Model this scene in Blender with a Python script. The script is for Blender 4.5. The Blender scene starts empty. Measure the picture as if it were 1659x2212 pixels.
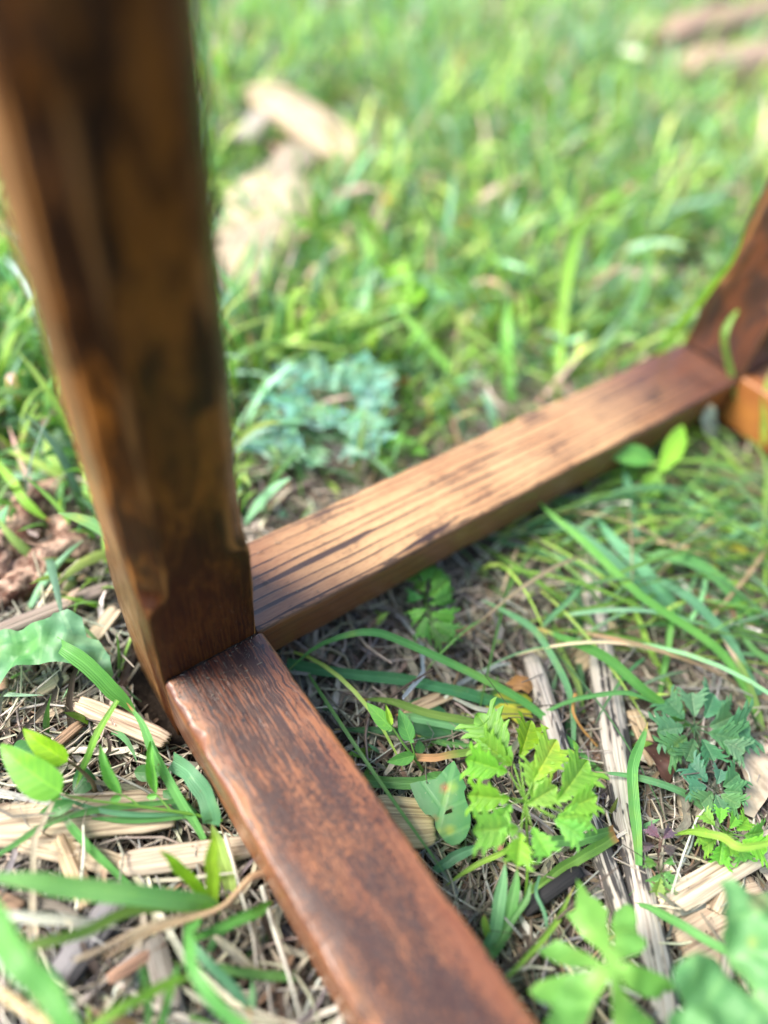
import bpy, bmesh, math, random
import numpy as np
from mathutils import Vector, noise as mnoise

sc = bpy.context.scene
COL = sc.collection
R_ = math.radians
rng = np.random.default_rng(11)
random.seed(5)

# ------------------------------------------------------------------ camera
F_PX, IMG_W, IMG_H = 1544.08, 1659.0, 2212.0
CAM = np.array([-0.0897551, -0.178889, 0.368871])
AZ, EL, ROLL = 0.827152, 0.830122, 0.145912
fwd = np.array([math.cos(EL)*math.cos(AZ), math.cos(EL)*math.sin(AZ), -math.sin(EL)])
rt0 = np.cross(fwd, [0, 0, 1.]); rt0 /= np.linalg.norm(rt0)
up0 = np.cross(rt0, fwd)
rt = math.cos(ROLL)*rt0+math.sin(ROLL)*up0
upv = -math.sin(ROLL)*rt0+math.cos(ROLL)*up0
cam = bpy.data.cameras.new('camera'); camo = bpy.data.objects.new('camera', cam); COL.objects.link(camo)
from mathutils import Matrix
camo.matrix_world = Matrix(((rt[0], upv[0], -fwd[0], CAM[0]), (rt[1], upv[1], -fwd[1], CAM[1]), (rt[2], upv[2], -fwd[2], CAM[2]), (0, 0, 0, 1)))
cam.sensor_fit = 'HORIZONTAL'; cam.sensor_width = 36; cam.lens = 36*F_PX/IMG_W
cam.clip_start = 0.005; cam.clip_end = 200
cam.dof.use_dof = True; cam.dof.focus_distance = 0.362; cam.dof.aperture_fstop = 2.15
sc.camera = camo

# ------------------------------------------------------------------ light
SUN_AZ, SUN_EL = R_(146), R_(50)
world = bpy.data.worlds.new('World'); sc.world = world; world.use_nodes = True
wn = world.node_tree; wn.nodes.clear()
sky = wn.nodes.new('ShaderNodeTexSky'); sky.sky_type = 'NISHITA'; sky.sun_disc = False
sky.sun_elevation = SUN_EL; sky.sun_rotation = R_(90)-SUN_AZ
sky.air_density = 1.0; sky.dust_density = 3.0; sky.ozone_density = 1.0
bgn = wn.nodes.new('ShaderNodeBackground'); bgn.inputs[1].default_value = 0.105
wo = wn.nodes.new('ShaderNodeOutputWorld')
wn.links.new(sky.outputs[0], bgn.inputs[0]); wn.links.new(bgn.outputs[0], wo.inputs[0])
sun = bpy.data.lights.new('sun', 'SUN'); sun.energy = 2.6; sun.angle = R_(26); sun.color = (1, .95, .86)
suno = bpy.data.objects.new('sun', sun); COL.objects.link(suno)
sd = Vector((math.cos(SUN_EL)*math.cos(SUN_AZ), math.cos(SUN_EL)*math.sin(SUN_AZ), math.sin(SUN_EL)))
suno.rotation_euler = sd.to_track_quat('Z', 'Y').to_euler()
suno.location = (0, 0, 3)
sc.view_settings.view_transform = 'Standard'; sc.view_settings.look = 'None'
sc.view_settings.exposure = 1.68; sc.view_settings.gamma = 1
sc.view_settings.use_curve_mapping = False
try:
    sc.cycles.use_denoising = True; sc.cycles.denoiser = 'OPENIMAGEDENOISE'
    sc.cycles.max_bounces = 8; sc.cycles.transmission_bounces = 4; sc.cycles.transparent_max_bounces = 6
    sc.cycles.caustics_reflective = False; sc.cycles.caustics_refractive = False
except Exception:
    pass

# ------------------------------------------------------------------ helpers
def ray(u, v):
    d = fwd+rt*((u-IMG_W/2)/F_PX)+upv*((IMG_H/2-v)/F_PX)
    return d
def at(u, v, zmm=0):            # where the line of sight through (u,v) meets the level z (millimetres)
    d = ray(u, v); s = (zmm/1000-CAM[2])/d[2]
    return CAM+d*s
def depth(P):
    return float(np.dot(np.asarray(P)-CAM, fwd))
def nz(x, s=1.0, k=0.0):
    return mnoise.noise(Vector((x*s, k, k*1.7+3.1)))

def tag(o, label=None, cat=None, group=None, kind=None):
    if label: o['label'] = label
    if cat: o['category'] = cat
    if group: o['group'] = group
    if kind: o['kind'] = kind
    return o

def mesh_np(name, V, F4, mat, col=None, uv=None, parent=None, smooth=True, edge=None):
    """V (n,3); F4 (m,4) quads or list of faces"""
    me = bpy.data.meshes.new(name)
    V = np.asarray(V, dtype=np.float32)
    if isinstance(F4, np.ndarray):
        n, k = F4.shape
        me.vertices.add(len(V)); me.vertices.foreach_set('co', V.ravel())
        me.loops.add(n*k); me.loops.foreach_set('vertex_index', F4.astype(np.int32).ravel())
        me.polygons.add(n); me.polygons.foreach_set('loop_start', np.arange(0, n*k, k, dtype=np.int32))
        try: me.polygons.foreach_set('loop_total', np.full(n, k, dtype=np.int32))
        except Exception: pass
        me.update(calc_edges=True)
    else:
        me.from_pydata(V.tolist(), [], F4); me.update()
    li = np.empty(len(me.loops), dtype=np.int32); me.loops.foreach_get('vertex_index', li)
    if col is not None:
        a = me.color_attributes.new('Col', 'FLOAT_COLOR', 'POINT')
        c = np.ones((len(V), 4), dtype=np.float32); c[:, :3] = col
        a.data.foreach_set('color', c.ravel())
    if edge is not None:
        a = me.attributes.new('Edge', 'FLOAT', 'POINT'); a.data.foreach_set('value', np.asarray(edge, dtype=np.float32))
    if uv is not None:
        l = me.uv_layers.new(name='UVMap'); uv = np.asarray(uv, dtype=np.float32)
        l.data.foreach_set('uv', uv[li].ravel())
    if smooth: me.polygons.foreach_set('use_smooth', np.ones(len(me.polygons), dtype=bool))
    me.validate()
    me.materials.append(mat)
    o = bpy.data.objects.new(name, me); COL.objects.link(o)
    if parent is not None: o.parent = parent
    return o

def empty(name, loc):
    o = bpy.data.objects.new(name, None); o.empty_display_size = .01
    o.location = [float(x) for x in loc]; COL.objects.link(o)
    bpy.context.view_layer.update()
    return o

def center_origin(o, loc):      # put the origin of a one-mesh thing at its base
    loc = Vector([float(x) for x in loc])
    o.data.transform(Matrix.Translation(-loc)); o.location = loc
    return o

# strips: N centre lines, S stations, K verts across
def strips(P, W, col, fold=.25, tube=False, side=None, K=3, twist=None):
    P = np.asarray(P, float); N, S, _ = P.shape
    T = np.gradient(P, axis=1); T /= np.linalg.norm(T, axis=2, keepdims=True)+1e-12
    up = np.array([0, 0, 1.])
    if side is None:
        A = np.cross(T, up); ln = np.linalg.norm(A, axis=2, keepdims=True)
        A = np.where(ln < .15, np.cross(T, np.array([.8, -.6, 0])), A)
    else:
        A = np.broadcast_to(side[:, None, :], P.shape)-0
        A = A-T*(A*T).sum(2, keepdims=True)
    A /= np.linalg.norm(A, axis=2, keepdims=True)+1e-12
    B = np.cross(A, T)
    if twist is not None:
        c, s = np.cos(twist)[..., None], np.sin(twist)[..., None]
        A, B = A*c+B*s, B*c-A*s
    W = np.broadcast_to(W, (N, S))[..., None]
    rows = []
    if tube:
        K = 4
        for k in range(4):
            a = math.pi/2*k+.4
            rows.append(P+A*W*math.cos(a)+B*W*math.sin(a))
    else:
        for k in range(K):
            x = 2*k/(K-1)-1
            rows.append(P+A*W*x+B*W*fold*(abs(x)-.5)*2*.5)
    V = np.stack(rows, axis=2)      # N,S,K,3
    idx = np.arange(N*S*K).reshape(N, S, K)
    if tube:
        nx = np.roll(idx, -1, axis=2)
        F = np.stack([idx[:, :-1], nx[:, :-1], nx[:, 1:], idx[:, 1:]], axis=-1).reshape(-1, 4)
    else:
        F = np.stack([idx[:, :-1, :-1], idx[:, :-1, 1:], idx[:, 1:, 1:], idx[:, 1:, :-1]], axis=-1).reshape(-1, 4)
    L = np.linalg.norm(np.diff(P, axis=1), axis=2).cumsum(axis=1)
    L = np.concatenate([np.zeros((N, 1)), L], axis=1)
    uv = np.stack([np.broadcast_to((np.arange(K)/(K-1))[None, None, :], (N, S, K)), np.broadcast_to(L[:, :, None], (N, S, K))], axis=-1)
    col = np.asarray(col, float)
    if col.ndim == 1: col = np.broadcast_to(col, (N, 3))
    if col.ndim == 2: col = np.broadcast_to(col[:, None, :], (N, S, 3))
    C = np.broadcast_to(col[:, :, None, :], (N, S, K, 3))
    return V.reshape(-1, 3), F, C.reshape(-1, 3), uv.reshape(-1, 2)

class Acc:
    def __init__(s): s.V = []; s.F = []; s.C = []; s.U = []; s.n = 0
    def add(s, t):
        V, F, C, U = t
        s.V.append(V); s.F.append(F+s.n); s.C.append(C); s.U.append(U); s.n += len(V)
    def build(s, name, mat, parent=None):
        o = mesh_np(name, np.concatenate(s.V), np.concatenate(s.F), mat, np.concatenate(s.C), np.concatenate(s.U))
        if parent is not None:
            o.data.transform(Matrix.Translation(-parent.matrix_world.translation)); o.parent = parent
        return o

def spline(pts, n):
    pts = np.asarray(pts, float); m = len(pts)
    if m == 2: return pts[0]+(pts[1]-pts[0])*np.linspace(0, 1, n)[:, None]
    q = np.vstack([2*pts[0]-pts[1], pts, 2*pts[-1]-pts[-2]])
    out = []
    for t in np.linspace(0, m-1-1e-6, n):
        i = int(t); f = t-i; a, b, c, d = q[i], q[i+1], q[i+2], q[i+3]
        out.append(.5*((2*b)+(-a+c)*f+(2*a-5*b+4*c-d)*f*f+(-a+3*b-3*c+d)*f**3))
    return np.array(out)

# ------------------------------------------------------------------ materials
def NT(name):
    m = bpy.data.materials.new(name); m.use_nodes = True; nt = m.node_tree; nt.nodes.clear()
    return m, nt
def nd(nt, t, ins=None, **pr):
    n = nt.nodes.new(t)
    for k, v in pr.items(): setattr(n, k, v)
    for k, v in (ins or {}).items():
        if isinstance(v, bpy.types.NodeSocket): nt.links.new(v, n.inputs[k])
        else: n.inputs[k].default_value = v
    return n
def mth(nt, op, a, b=0.0, c=None):
    n = nd(nt, 'ShaderNodeMath', {0: a, 1: b}, operation=op)
    if c is not None:
        if isinstance(c, bpy.types.NodeSocket): nt.links.new(c, n.inputs[2])
        else: n.inputs[2].default_value = c
    return n.outputs[0]
def mixc(nt, f, a, b, mode='MIX'):
    n = nd(nt, 'ShaderNodeMix', data_type='RGBA', blend_type=mode)
    for i, v in ((0, f), (6, a), (7, b)):
        if isinstance(v, bpy.types.NodeSocket): nt.links.new(v, n.inputs[i])
        elif i == 0: n.inputs[0].default_value = v
        else: n.inputs[i].default_value = (*v, 1) if len(v) == 3 else v
    return n.outputs[2]
def ramp(nt, x, a, b, t0=0.0, t1=1.0):
    n = nd(nt, 'ShaderNodeMapRange', {0: x, 1: a, 2: b, 3: t0, 4: t1}, clamp=True, interpolation_type='SMOOTHSTEP')
    return n.outputs[0]
def nse(nt, vec, scale, detail=3, rough=.55, off=(0, 0, 0), dist=0.0):
    mp = nd(nt, 'ShaderNodeMapping', {0: vec, 1: off, 3: scale})
    n = nd(nt, 'ShaderNodeTexNoise', {'Vector': mp.outputs[0], 'Scale': 1.0, 'Detail': detail, 'Roughness': rough, 'Distortion': dist})
    return n.outputs[0]

def wood_mat(name, kind, seed):
    m, nt = NT(name)
    uv = nd(nt, 'ShaderNodeUVMap', uv_map='UVMap').outputs[0]
    sx = nd(nt, 'ShaderNodeSeparateXYZ', {0: uv}); u = sx.outputs[0]; v = sx.outputs[1]
    edge = nd(nt, 'ShaderNodeAttribute', attribute_name='Edge').outputs[2]
    o = (seed, seed*2.3, 0)
    grain = nse(nt, uv, (28, 1500, 1), 3, .6, o)
    pores = nse(nt, uv, (160, 1900, 1), 2, .6, o)
    big = nse(nt, uv, (14, 28, 1), 3, .55, o, .4)
    if kind == 'amber':
        base = mixc(nt, ramp(nt, big, .42, .60), (.36, .14, .03), (.24, .08, .02)); k = big
        c = mixc(nt, ramp(nt, grain, .45, .62, 0, .4), base, (.42, .2, .06))
    elif kind == 'rail':            # pale with burnt, parallel grain lines
        wv = nse(nt, uv, (3.5, 75, 1), 2, .5, o)
        brk = nse(nt, uv, (260, 1000, 1), 3, .7, o)
        patch = nse(nt, uv, (26, 75, 1), 3, .6, (seed+4, 3, 0))
        ph = mth(nt, 'FRACT', mth(nt, 'ADD', mth(nt, 'MULTIPLY', v, 165.0), mth(nt, 'MULTIPLY', wv, 2.4)))
        ring = mth(nt, 'POWER', ph, 6.0)
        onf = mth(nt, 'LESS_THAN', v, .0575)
        amt = mth(nt, 'ADD', mth(nt, 'MULTIPLY', ramp(nt, mth(nt, 'ADD', mth(nt, 'MULTIPLY', patch, .5), mth(nt, 'MULTIPLY', nse(nt, uv, (9, 95, 1), 2, .5, (seed, 2, 0)), .5)), .36, .60), .85), .42)
        k = ramp(nt, mth(nt, 'MULTIPLY', mth(nt, 'MULTIPLY', ring, amt), mth(nt, 'ADD', .45, brk)), .15, .42)
        k = mth(nt, 'MULTIPLY', k, mth(nt, 'ADD', .25, mth(nt, 'MULTIPLY', onf, .75)))
        smear = mth(nt, 'MULTIPLY', ramp(nt, mth(nt, 'ADD', patch, mth(nt, 'MULTIPLY', brk, .35)), .74, .86), onf)
        base = mixc(nt, ramp(nt, big, .35, .65), (.52, .31, .145), (.37, .185, .080))
        base = mixc(nt, ramp(nt, grain, .40, .62, 0, .55), base, (.56, .36, .18))
        base = mixc(nt, ramp(nt, pores, .50, .70, 0, .6), base, (.14, .06, .03))
        base = mixc(nt, mth(nt, 'MULTIPLY', ph, .4), base, (.19, .085, .035))
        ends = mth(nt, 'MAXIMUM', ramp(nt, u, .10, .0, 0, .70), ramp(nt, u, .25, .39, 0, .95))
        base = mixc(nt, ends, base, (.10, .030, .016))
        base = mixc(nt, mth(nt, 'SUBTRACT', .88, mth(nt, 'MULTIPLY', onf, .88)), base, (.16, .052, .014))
        c = mixc(nt, mth(nt, 'MULTIPLY', k, .9), base, (.022, .012, .012))
        c = mixc(nt, mth(nt, 'MULTIPLY', smear, .6), c, (.030, .014, .012))
        c = mixc(nt, ramp(nt, edge, .3, 1, 0, .25), c, (.34, .15, .05))
    elif kind == 'runner':        # red brown with curly dark mottling
        mot = nse(nt, uv, (520, 1100, 1), 4, .75, o, .6)
        streak = nse(nt, uv, (50, 1100, 1), 3, .6, o, .2)
        near = ramp(nt, u, .10, .035)
        mixp = mth(nt, 'ADD', mth(nt, 'MULTIPLY', mot, .85), mth(nt, 'MULTIPLY', streak, .15))
        pat = mth(nt, 'ADD', mth(nt, 'MULTIPLY', mixp, mth(nt, 'SUBTRACT', 1, near)), mth(nt, 'MULTIPLY', streak, near))
        zone = nse(nt, uv, (16, 55, 1), 3, .6, (seed+3, 9, 0), .4)
        # the mottling keeps to the middle of the board
        mid = mth(nt, 'ABSOLUTE', mth(nt, 'SUBTRACT', v, .0265))
        midk = ramp(nt, mid, .024, .012)
        th = mth(nt, 'ADD', pat, mth(nt, 'ADD', mth(nt, 'MULTIPLY', mth(nt, 'SUBTRACT', zone, .5), .42), mth(nt, 'MULTIPLY', mth(nt, 'SUBTRACT', midk, .6), .10)))
        k = ramp(nt, th, .48, .54)
        base = mixc(nt, ramp(nt, big, .35, .65), (.27, .100, .038), (.15, .047, .020))
        base = mixc(nt, ramp(nt, grain, .42, .62, 0, .35), base, (.33, .15, .065))
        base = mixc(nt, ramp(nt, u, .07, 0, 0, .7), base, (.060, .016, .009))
        c = mixc(nt, mth(nt, 'MULTIPLY', k, .86), base, (.016, .008, .008))
        pits = ramp(nt, nse(nt, uv, (150, 330, 1), 2, .6, (seed+11, 5, 0), .5), .655, .70)
        c = mixc(nt, mth(nt, 'MULTIPLY', pits, .9), c, (.012, .007, .01))
        c = mixc(nt, ramp(nt, edge, .3, .95, 0, .7), c, (.30, .105, .018))
    elif kind == 'farleg':
        cl = nse(nt, uv, (26, 60, 1), 3, .6, o, .6)
        base = mixc(nt, ramp(nt, cl, .42, .60), (.022, .009, .008), (.085, .024, .009))
        c = mixc(nt, ramp(nt, grain, .45, .62, 0, .4), base, (.12, .04, .016))
        c = mixc(nt, ramp(nt, edge, .35, .95, 0, .6), c, (.26, .11, .025)); k = cl
    else:                          # post: dark varnished, with large clouds of burn
        cl = nse(nt, uv, (24, 75, 1), 5, .6, o, .9)
        k = mth(nt, 'MULTIPLY', ramp(nt, cl, .38, .53), ramp(nt, nse(nt, uv, (12, 30, 1), 3, .6, (seed+5, 2, 0)), .28, .48, .45, 1))
        base = mixc(nt, k, (.20, .070, .0085), (.0085, .0028, .0006))
        lf = mth(nt, 'MULTIPLY', ramp(nt, v, .0565, .0575), ramp(nt, v, .094, .093))  # left face only: paler colour painted in to stand for the sky sheen
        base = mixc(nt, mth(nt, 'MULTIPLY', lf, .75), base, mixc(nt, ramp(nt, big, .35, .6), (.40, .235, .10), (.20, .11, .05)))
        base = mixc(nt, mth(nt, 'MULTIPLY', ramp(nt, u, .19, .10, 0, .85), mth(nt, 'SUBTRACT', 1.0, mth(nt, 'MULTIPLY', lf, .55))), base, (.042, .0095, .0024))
        base = mixc(nt, ramp(nt, grain, .45, .62, 0, .30), base, (.17, .062, .011))
        c = mixc(nt, ramp(nt, pores, .55, .68, 0, .75), base, (.007, .003, .002))
        c = mixc(nt, ramp(nt, edge, .35, .95, 0, .75), c, (.38, .165, .04))
    if kind in ('rail', 'runner'):   # grime caught in the worn arrises
        gr = ramp(nt, nse(nt, uv, (95, 420, 1), 4, .7, (seed+2, 4, 0)), .50, .57)
        c = mixc(nt, mth(nt, 'MULTIPLY', mth(nt, 'MULTIPLY', gr, ramp(nt, edge, .25, .7)), .82), c, (.020, .011, .008))
    h = mth(nt, 'ADD', mth(nt, 'MULTIPLY', grain, .5), mth(nt, 'MULTIPLY', pores, .5))
    if kind == 'post':
        knife = nse(nt, uv, (35, 90, 1), 2, .5, o)
        h = mth(nt, 'ADD', h, mth(nt, 'MULTIPLY', knife, 1.0))
    else:
        h = mth(nt, 'SUBTRACT', h, mth(nt, 'MULTIPLY', k, .8))
        wav = nse(nt, uv, (45, 90, 1), 2, .5, o)
        h = mth(nt, 'ADD', h, mth(nt, 'MULTIPLY', wav, .8))
    bmp = nd(nt, 'ShaderNodeBump', {'Strength': .75, 'Distance': .00035, 'Height': h})
    rg = mth(nt, 'ADD', ramp(nt, nse(nt, uv, (60, 200, 1), 3, .6, (seed, 6, 0)), .3, .7, .30, .52), mth(nt, 'MULTIPLY', edge, .22))
    dust = ramp(nt, nse(nt, uv, (1500, 1500, 1), 1, .5, (3, seed, 0)), .76, .80, 0, .75)
    c = mixc(nt, dust, c, (.45, .38, .30))
    p = nd(nt, 'ShaderNodeBsdfPrincipled', {'Base Color': c, 'Roughness': rg, 'Normal': bmp.outputs[0], 'Coat Weight': .16 if kind == 'post' else .48, 'Coat Roughness': mth(nt, 'ADD', .24, mth(nt, 'MULTIPLY', edge, .25)), 'Specular IOR Level': .22 if kind == 'post' else .5})
    out = nd(nt, 'ShaderNodeOutputMaterial', {0: p.outputs[0]})
    return m

def leaf_mat(name, mode):
    """mode: 'grass' parallel veins, 'leaf' net veins, 'straw' dry"""
    m, nt = NT(name)
    col = nd(nt, 'ShaderNodeAttribute', attribute_name='Col').outputs[0]
    uv = nd(nt, 'ShaderNodeUVMap', uv_map='UVMap').outputs[0]
    sx = nd(nt, 'ShaderNodeSeparateXYZ', {0: uv}); a, l = sx.outputs[0], sx.outputs[1]
    pos = nd(nt, 'ShaderNodeTexCoord').outputs[3]
    geo = nd(nt, 'ShaderNodeNewGeometry').outputs['Position']
    spot = nse(nt, geo, (260, 260, 260), 3, .6)
    big = nse(nt, geo, (55, 55, 55), 2, .5)
    c = mixc(nt, ramp(nt, big, .35, .68, 0, .45), col, mixc(nt, 1.0, col, (.62, .80, .75), 'MULTIPLY'))
    if mode == 'grass':
        w = nd(nt, 'ShaderNodeMath', {0: mth(nt, 'MULTIPLY', a, 50.0)}, operation='SINE').outputs[0]
        rib = mth(nt, 'ABSOLUTE', mth(nt, 'SUBTRACT', a, .5))
        ribk = ramp(nt, rib, .09, .03)
        c = mixc(nt, ramp(nt, w, -1, 1, 0, .38), c, mixc(nt, 1.0, c, (1.5, 1.35, 1.4), 'MULTIPLY'))
        c = mixc(nt, mth(nt, 'MULTIPLY', ribk, .35), c, mixc(nt, 1.0, c, (1.6, 1.5, 1.5), 'MULTIPLY'))
        h = mth(nt, 'ADD', w, mth(nt, 'MULTIPLY', ribk, -2.0)); tr = .30; ro = .42
    elif mode == 'leaf':
        x = mth(nt, 'ABSOLUTE', mth(nt, 'SUBTRACT', a, .5))
        ribk = ramp(nt, x, .045, .012)
        sv = nd(nt, 'ShaderNodeMath', {0: mth(nt, 'MULTIPLY', mth(nt, 'SUBTRACT', mth(nt, 'MULTIPLY', l, 1.0), mth(nt, 'MULTIPLY', x, .010)), 1500.0)}, operation='SINE').outputs[0]
        svk = ramp(nt, sv, .80, 1.0, 0, .6)
        net = mth(nt, 'MAXIMUM', ribk, svk)
        c = mixc(nt, mth(nt, 'MULTIPLY', net, .6), c, mixc(nt, 1.0, c, (1.9, 1.5, 1.5), 'MULTIPLY'))
        h = mth(nt, 'SUBTRACT', mth(nt, 'MULTIPLY', spot, 1.5), net); tr = .34; ro = .48
    else:
        fib = nse(nt, uv, (9, 260, 1), 3, .6)
        c = mixc(nt, ramp(nt, fib, .42, .62, 0, .6), c, mixc(nt, 1.0, c, (.42, .38, .36), 'MULTIPLY'))
        h = fib; tr = .08; ro = .65
    c = mixc(nt, ramp(nt, spot, .64, .72, 0, .45), c, mixc(nt, 1.0, c, (1.6, 1.3, .9), 'MULTIPLY'))
    if mode != 'straw':
        yel = nse(nt, geo, (34, 34, 34), 3, .6, (5, 2, 1))
        c = mixc(nt, ramp(nt, yel, .58, .74, 0, .55), c, mixc(nt, 1.0, c, (1.9, 1.15, .8), 'MULTIPLY'))
        fl = nse(nt, geo, (900, 900, 900), 1, .5, (9, 2, 1))
        c = mixc(nt, ramp(nt, fl, .74, .79, 0, .5), c, (.42, .40, .26))
        br = nse(nt, geo, (120, 120, 120), 3, .65, (1, 8, 1))
        c = mixc(nt, ramp(nt, br, .70, .75, 0, .7), c, (.20, .12, .05))
    bmp = nd(nt, 'ShaderNodeBump', {'Strength': .5, 'Distance': .00025, 'Height': h})
    p = nd(nt, 'ShaderNodeBsdfPrincipled', {'Base Color': c, 'Roughness': ro, 'Normal': bmp.outputs[0], 'Specular IOR Level': .45})
    t = nd(nt, 'ShaderNodeBsdfTranslucent', {'Color': mixc(nt, 1.0, c, (1.5, 1.7, .7), 'MULTIPLY')})
    mx = nd(nt, 'ShaderNodeMixShader', {0: tr, 1: p.outputs[0], 2: t.outputs[0]})
    nd(nt, 'ShaderNodeOutputMaterial', {0: mx.outputs[0]})
    return m

def chip_mat():
    m, nt = NT('split_wood')
    col = nd(nt, 'ShaderNodeAttribute', attribute_name='Col').outputs[0]
    char = nd(nt, 'ShaderNodeAttribute', attribute_name='Col').outputs[3]
    uv = nd(nt, 'ShaderNodeUVMap', uv_map='UVMap').outputs[0]
    oi = nd(nt, 'ShaderNodeObjectInfo').outputs['Random']
    cmb = nd(nt, 'ShaderNodeCombineXYZ', {2: mth(nt, 'MULTIPLY', oi, 30.0)})
    vec = nd(nt, 'ShaderNodeVectorMath', {0: uv, 1: cmb.outputs[0]}, operation='ADD').outputs[0]
    fib = nse(nt, vec, (26, 1100, 1), 4, .65)
    fib2 = nse(nt, vec, (14, 330, 1), 3, .6)
    blot = nse(nt, vec, (45, 160, 1), 3, .65)
    c = mixc(nt, ramp(nt, fib, .38, .62, 0, .6), col, mixc(nt, 1.0, col, (.45, .38, .33), 'MULTIPLY'))
    c = mixc(nt, ramp(nt, fib2, .56, .66, 0, .7), c, mixc(nt, 1.0, col, (.22, .17, .15), 'MULTIPLY'))
    # weathering: where the 'Edge' attribute is high the wood is blackened
    ed = nd(nt, 'ShaderNodeAttribute', attribute_name='Edge').outputs[2]
    k = ramp(nt, mth(nt, 'ADD', mth(nt, 'MULTIPLY', blot, .7), mth(nt, 'MULTIPLY', fib2, .55)), mth(nt, 'SUBTRACT', .90, mth(nt, 'MULTIPLY', ed, .80)), mth(nt, 'SUBTRACT', .96, mth(nt, 'MULTIPLY', ed, .80)))
    c = mixc(nt, mth(nt, 'MULTIPLY', k, .9), c, (.022, .021, .024))
    bmp = nd(nt, 'ShaderNodeBump', {'Strength': .9, 'Distance': .0004, 'Height': mth(nt, 'SUBTRACT', mth(nt, 'ADD', fib, fib2), mth(nt, 'MULTIPLY', k, .4))})
    p = nd(nt, 'ShaderNodeBsdfPrincipled', {'Base Color': c, 'Roughness': .75, 'Normal': bmp.outputs[0], 'Specular IOR Level': .3})
    nd(nt, 'ShaderNodeOutputMaterial', {0: p.outputs[0]})
    return m

def soil_mat():
    m, nt = NT('soil')
    g = nd(nt, 'ShaderNodeNewGeometry').outputs['Position']
    a = nse(nt, g, (60, 60, 60), 6, .7); b = nse(nt, g, (420, 420, 420), 4, .7)
    c = mixc(nt, ramp(nt, a, .35, .68), (.012, .008, .006), (.034, .023, .016))
    c = mixc(nt, ramp(nt, b, .58, .70, 0, .8), c, (.09, .065, .045))
    bmp = nd(nt, 'ShaderNodeBump', {'Strength': 1.0, 'Distance': .0025, 'Height': mth(nt, 'ADD', a, mth(nt, 'MULTIPLY', b, .4))})
    p = nd(nt, 'ShaderNodeBsdfPrincipled', {'Base Color': c, 'Roughness': .9, 'Normal': bmp.outputs[0], 'Specular IOR Level': .2})
    nd(nt, 'ShaderNodeOutputMaterial', {0: p.outputs[0]})
    return m

def rot_mat():
    m, nt = NT('rotten_wood')
    g = nd(nt, 'ShaderNodeNewGeometry').outputs['Position']
    a = nse(nt, g, (70, 70, 110), 5, .7, (3, 1, 2)); b = nse(nt, g, (260, 260, 260), 4, .7)
    c = mixc(nt, ramp(nt, a, .38, .60), (.10, .042, .028), (.50, .34, .25))
    c = mixc(nt, ramp(nt, b, .52, .62, 0, .8), c, (.045, .024, .018))
    bmp = nd(nt, 'ShaderNodeBump', {'Strength': 1.0, 'Distance': .002, 'Height': mth(nt, 'ADD', a, b)})
    p = nd(nt, 'ShaderNodeBsdfPrincipled', {'Base Color': c, 'Roughness': .85, 'Normal': bmp.outputs[0], 'Specular IOR Level': .2})
    nd(nt, 'ShaderNodeOutputMaterial', {0: p.outputs[0]})
    return m

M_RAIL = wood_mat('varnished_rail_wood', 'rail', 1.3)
M_RUN = wood_mat('varnished_runner_wood', 'runner', 4.1)
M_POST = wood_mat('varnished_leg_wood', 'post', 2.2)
M_POST2 = wood_mat('varnished_far_leg_wood', 'farleg', 8.7)
M_GRASS = leaf_mat('grass_blade', 'grass')
M_LEAF = leaf_mat('leaf', 'leaf')
M_STRAW = leaf_mat('straw', 'straw')
M_AMBER = wood_mat('varnished_amber_wood', 'amber', 5.5)
M_CHIP = chip_mat()
M_SOIL = soil_mat()
M_ROT = rot_mat()

# ------------------------------------------------------------------ ground
def gz(x, y):
    return .0035*mnoise.noise(Vector((x*14, y*14, 0)))+.0018*mnoise.noise(Vector((x*45, y*45, 3)))-.003
def ground():
    xs = np.concatenate([[-40, -12, -4, -1.5, -.8], np.arange(-.5, 1.0, .0075), np.arange(1.0, 2.6, .04), [3.2, 5, 9, 20, 40]])
    ys = np.concatenate([[-40, -12, -4, -1.5, -.8], np.arange(-.45, .5, .0075), np.arange(.5, 2.2, .04), [3, 5, 9, 20, 40]])
    X, Y = np.meshgrid(xs, ys, indexing='ij')
    Z = np.array([gz(x, y) for x, y in zip(X.ravel(), Y.ravel())])
    V = np.stack([X.ravel(), Y.ravel(), Z], 1)
    idx = np.arange(len(V)).reshape(X.shape)
    F = np.stack([idx[:-1, :-1], idx[1:, :-1], idx[1:, 1:], idx[:-1, 1:]], -1).reshape(-1, 4)
    tag(mesh_np('soil', V, F, M_SOIL), kind='structure')
ground()

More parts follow.
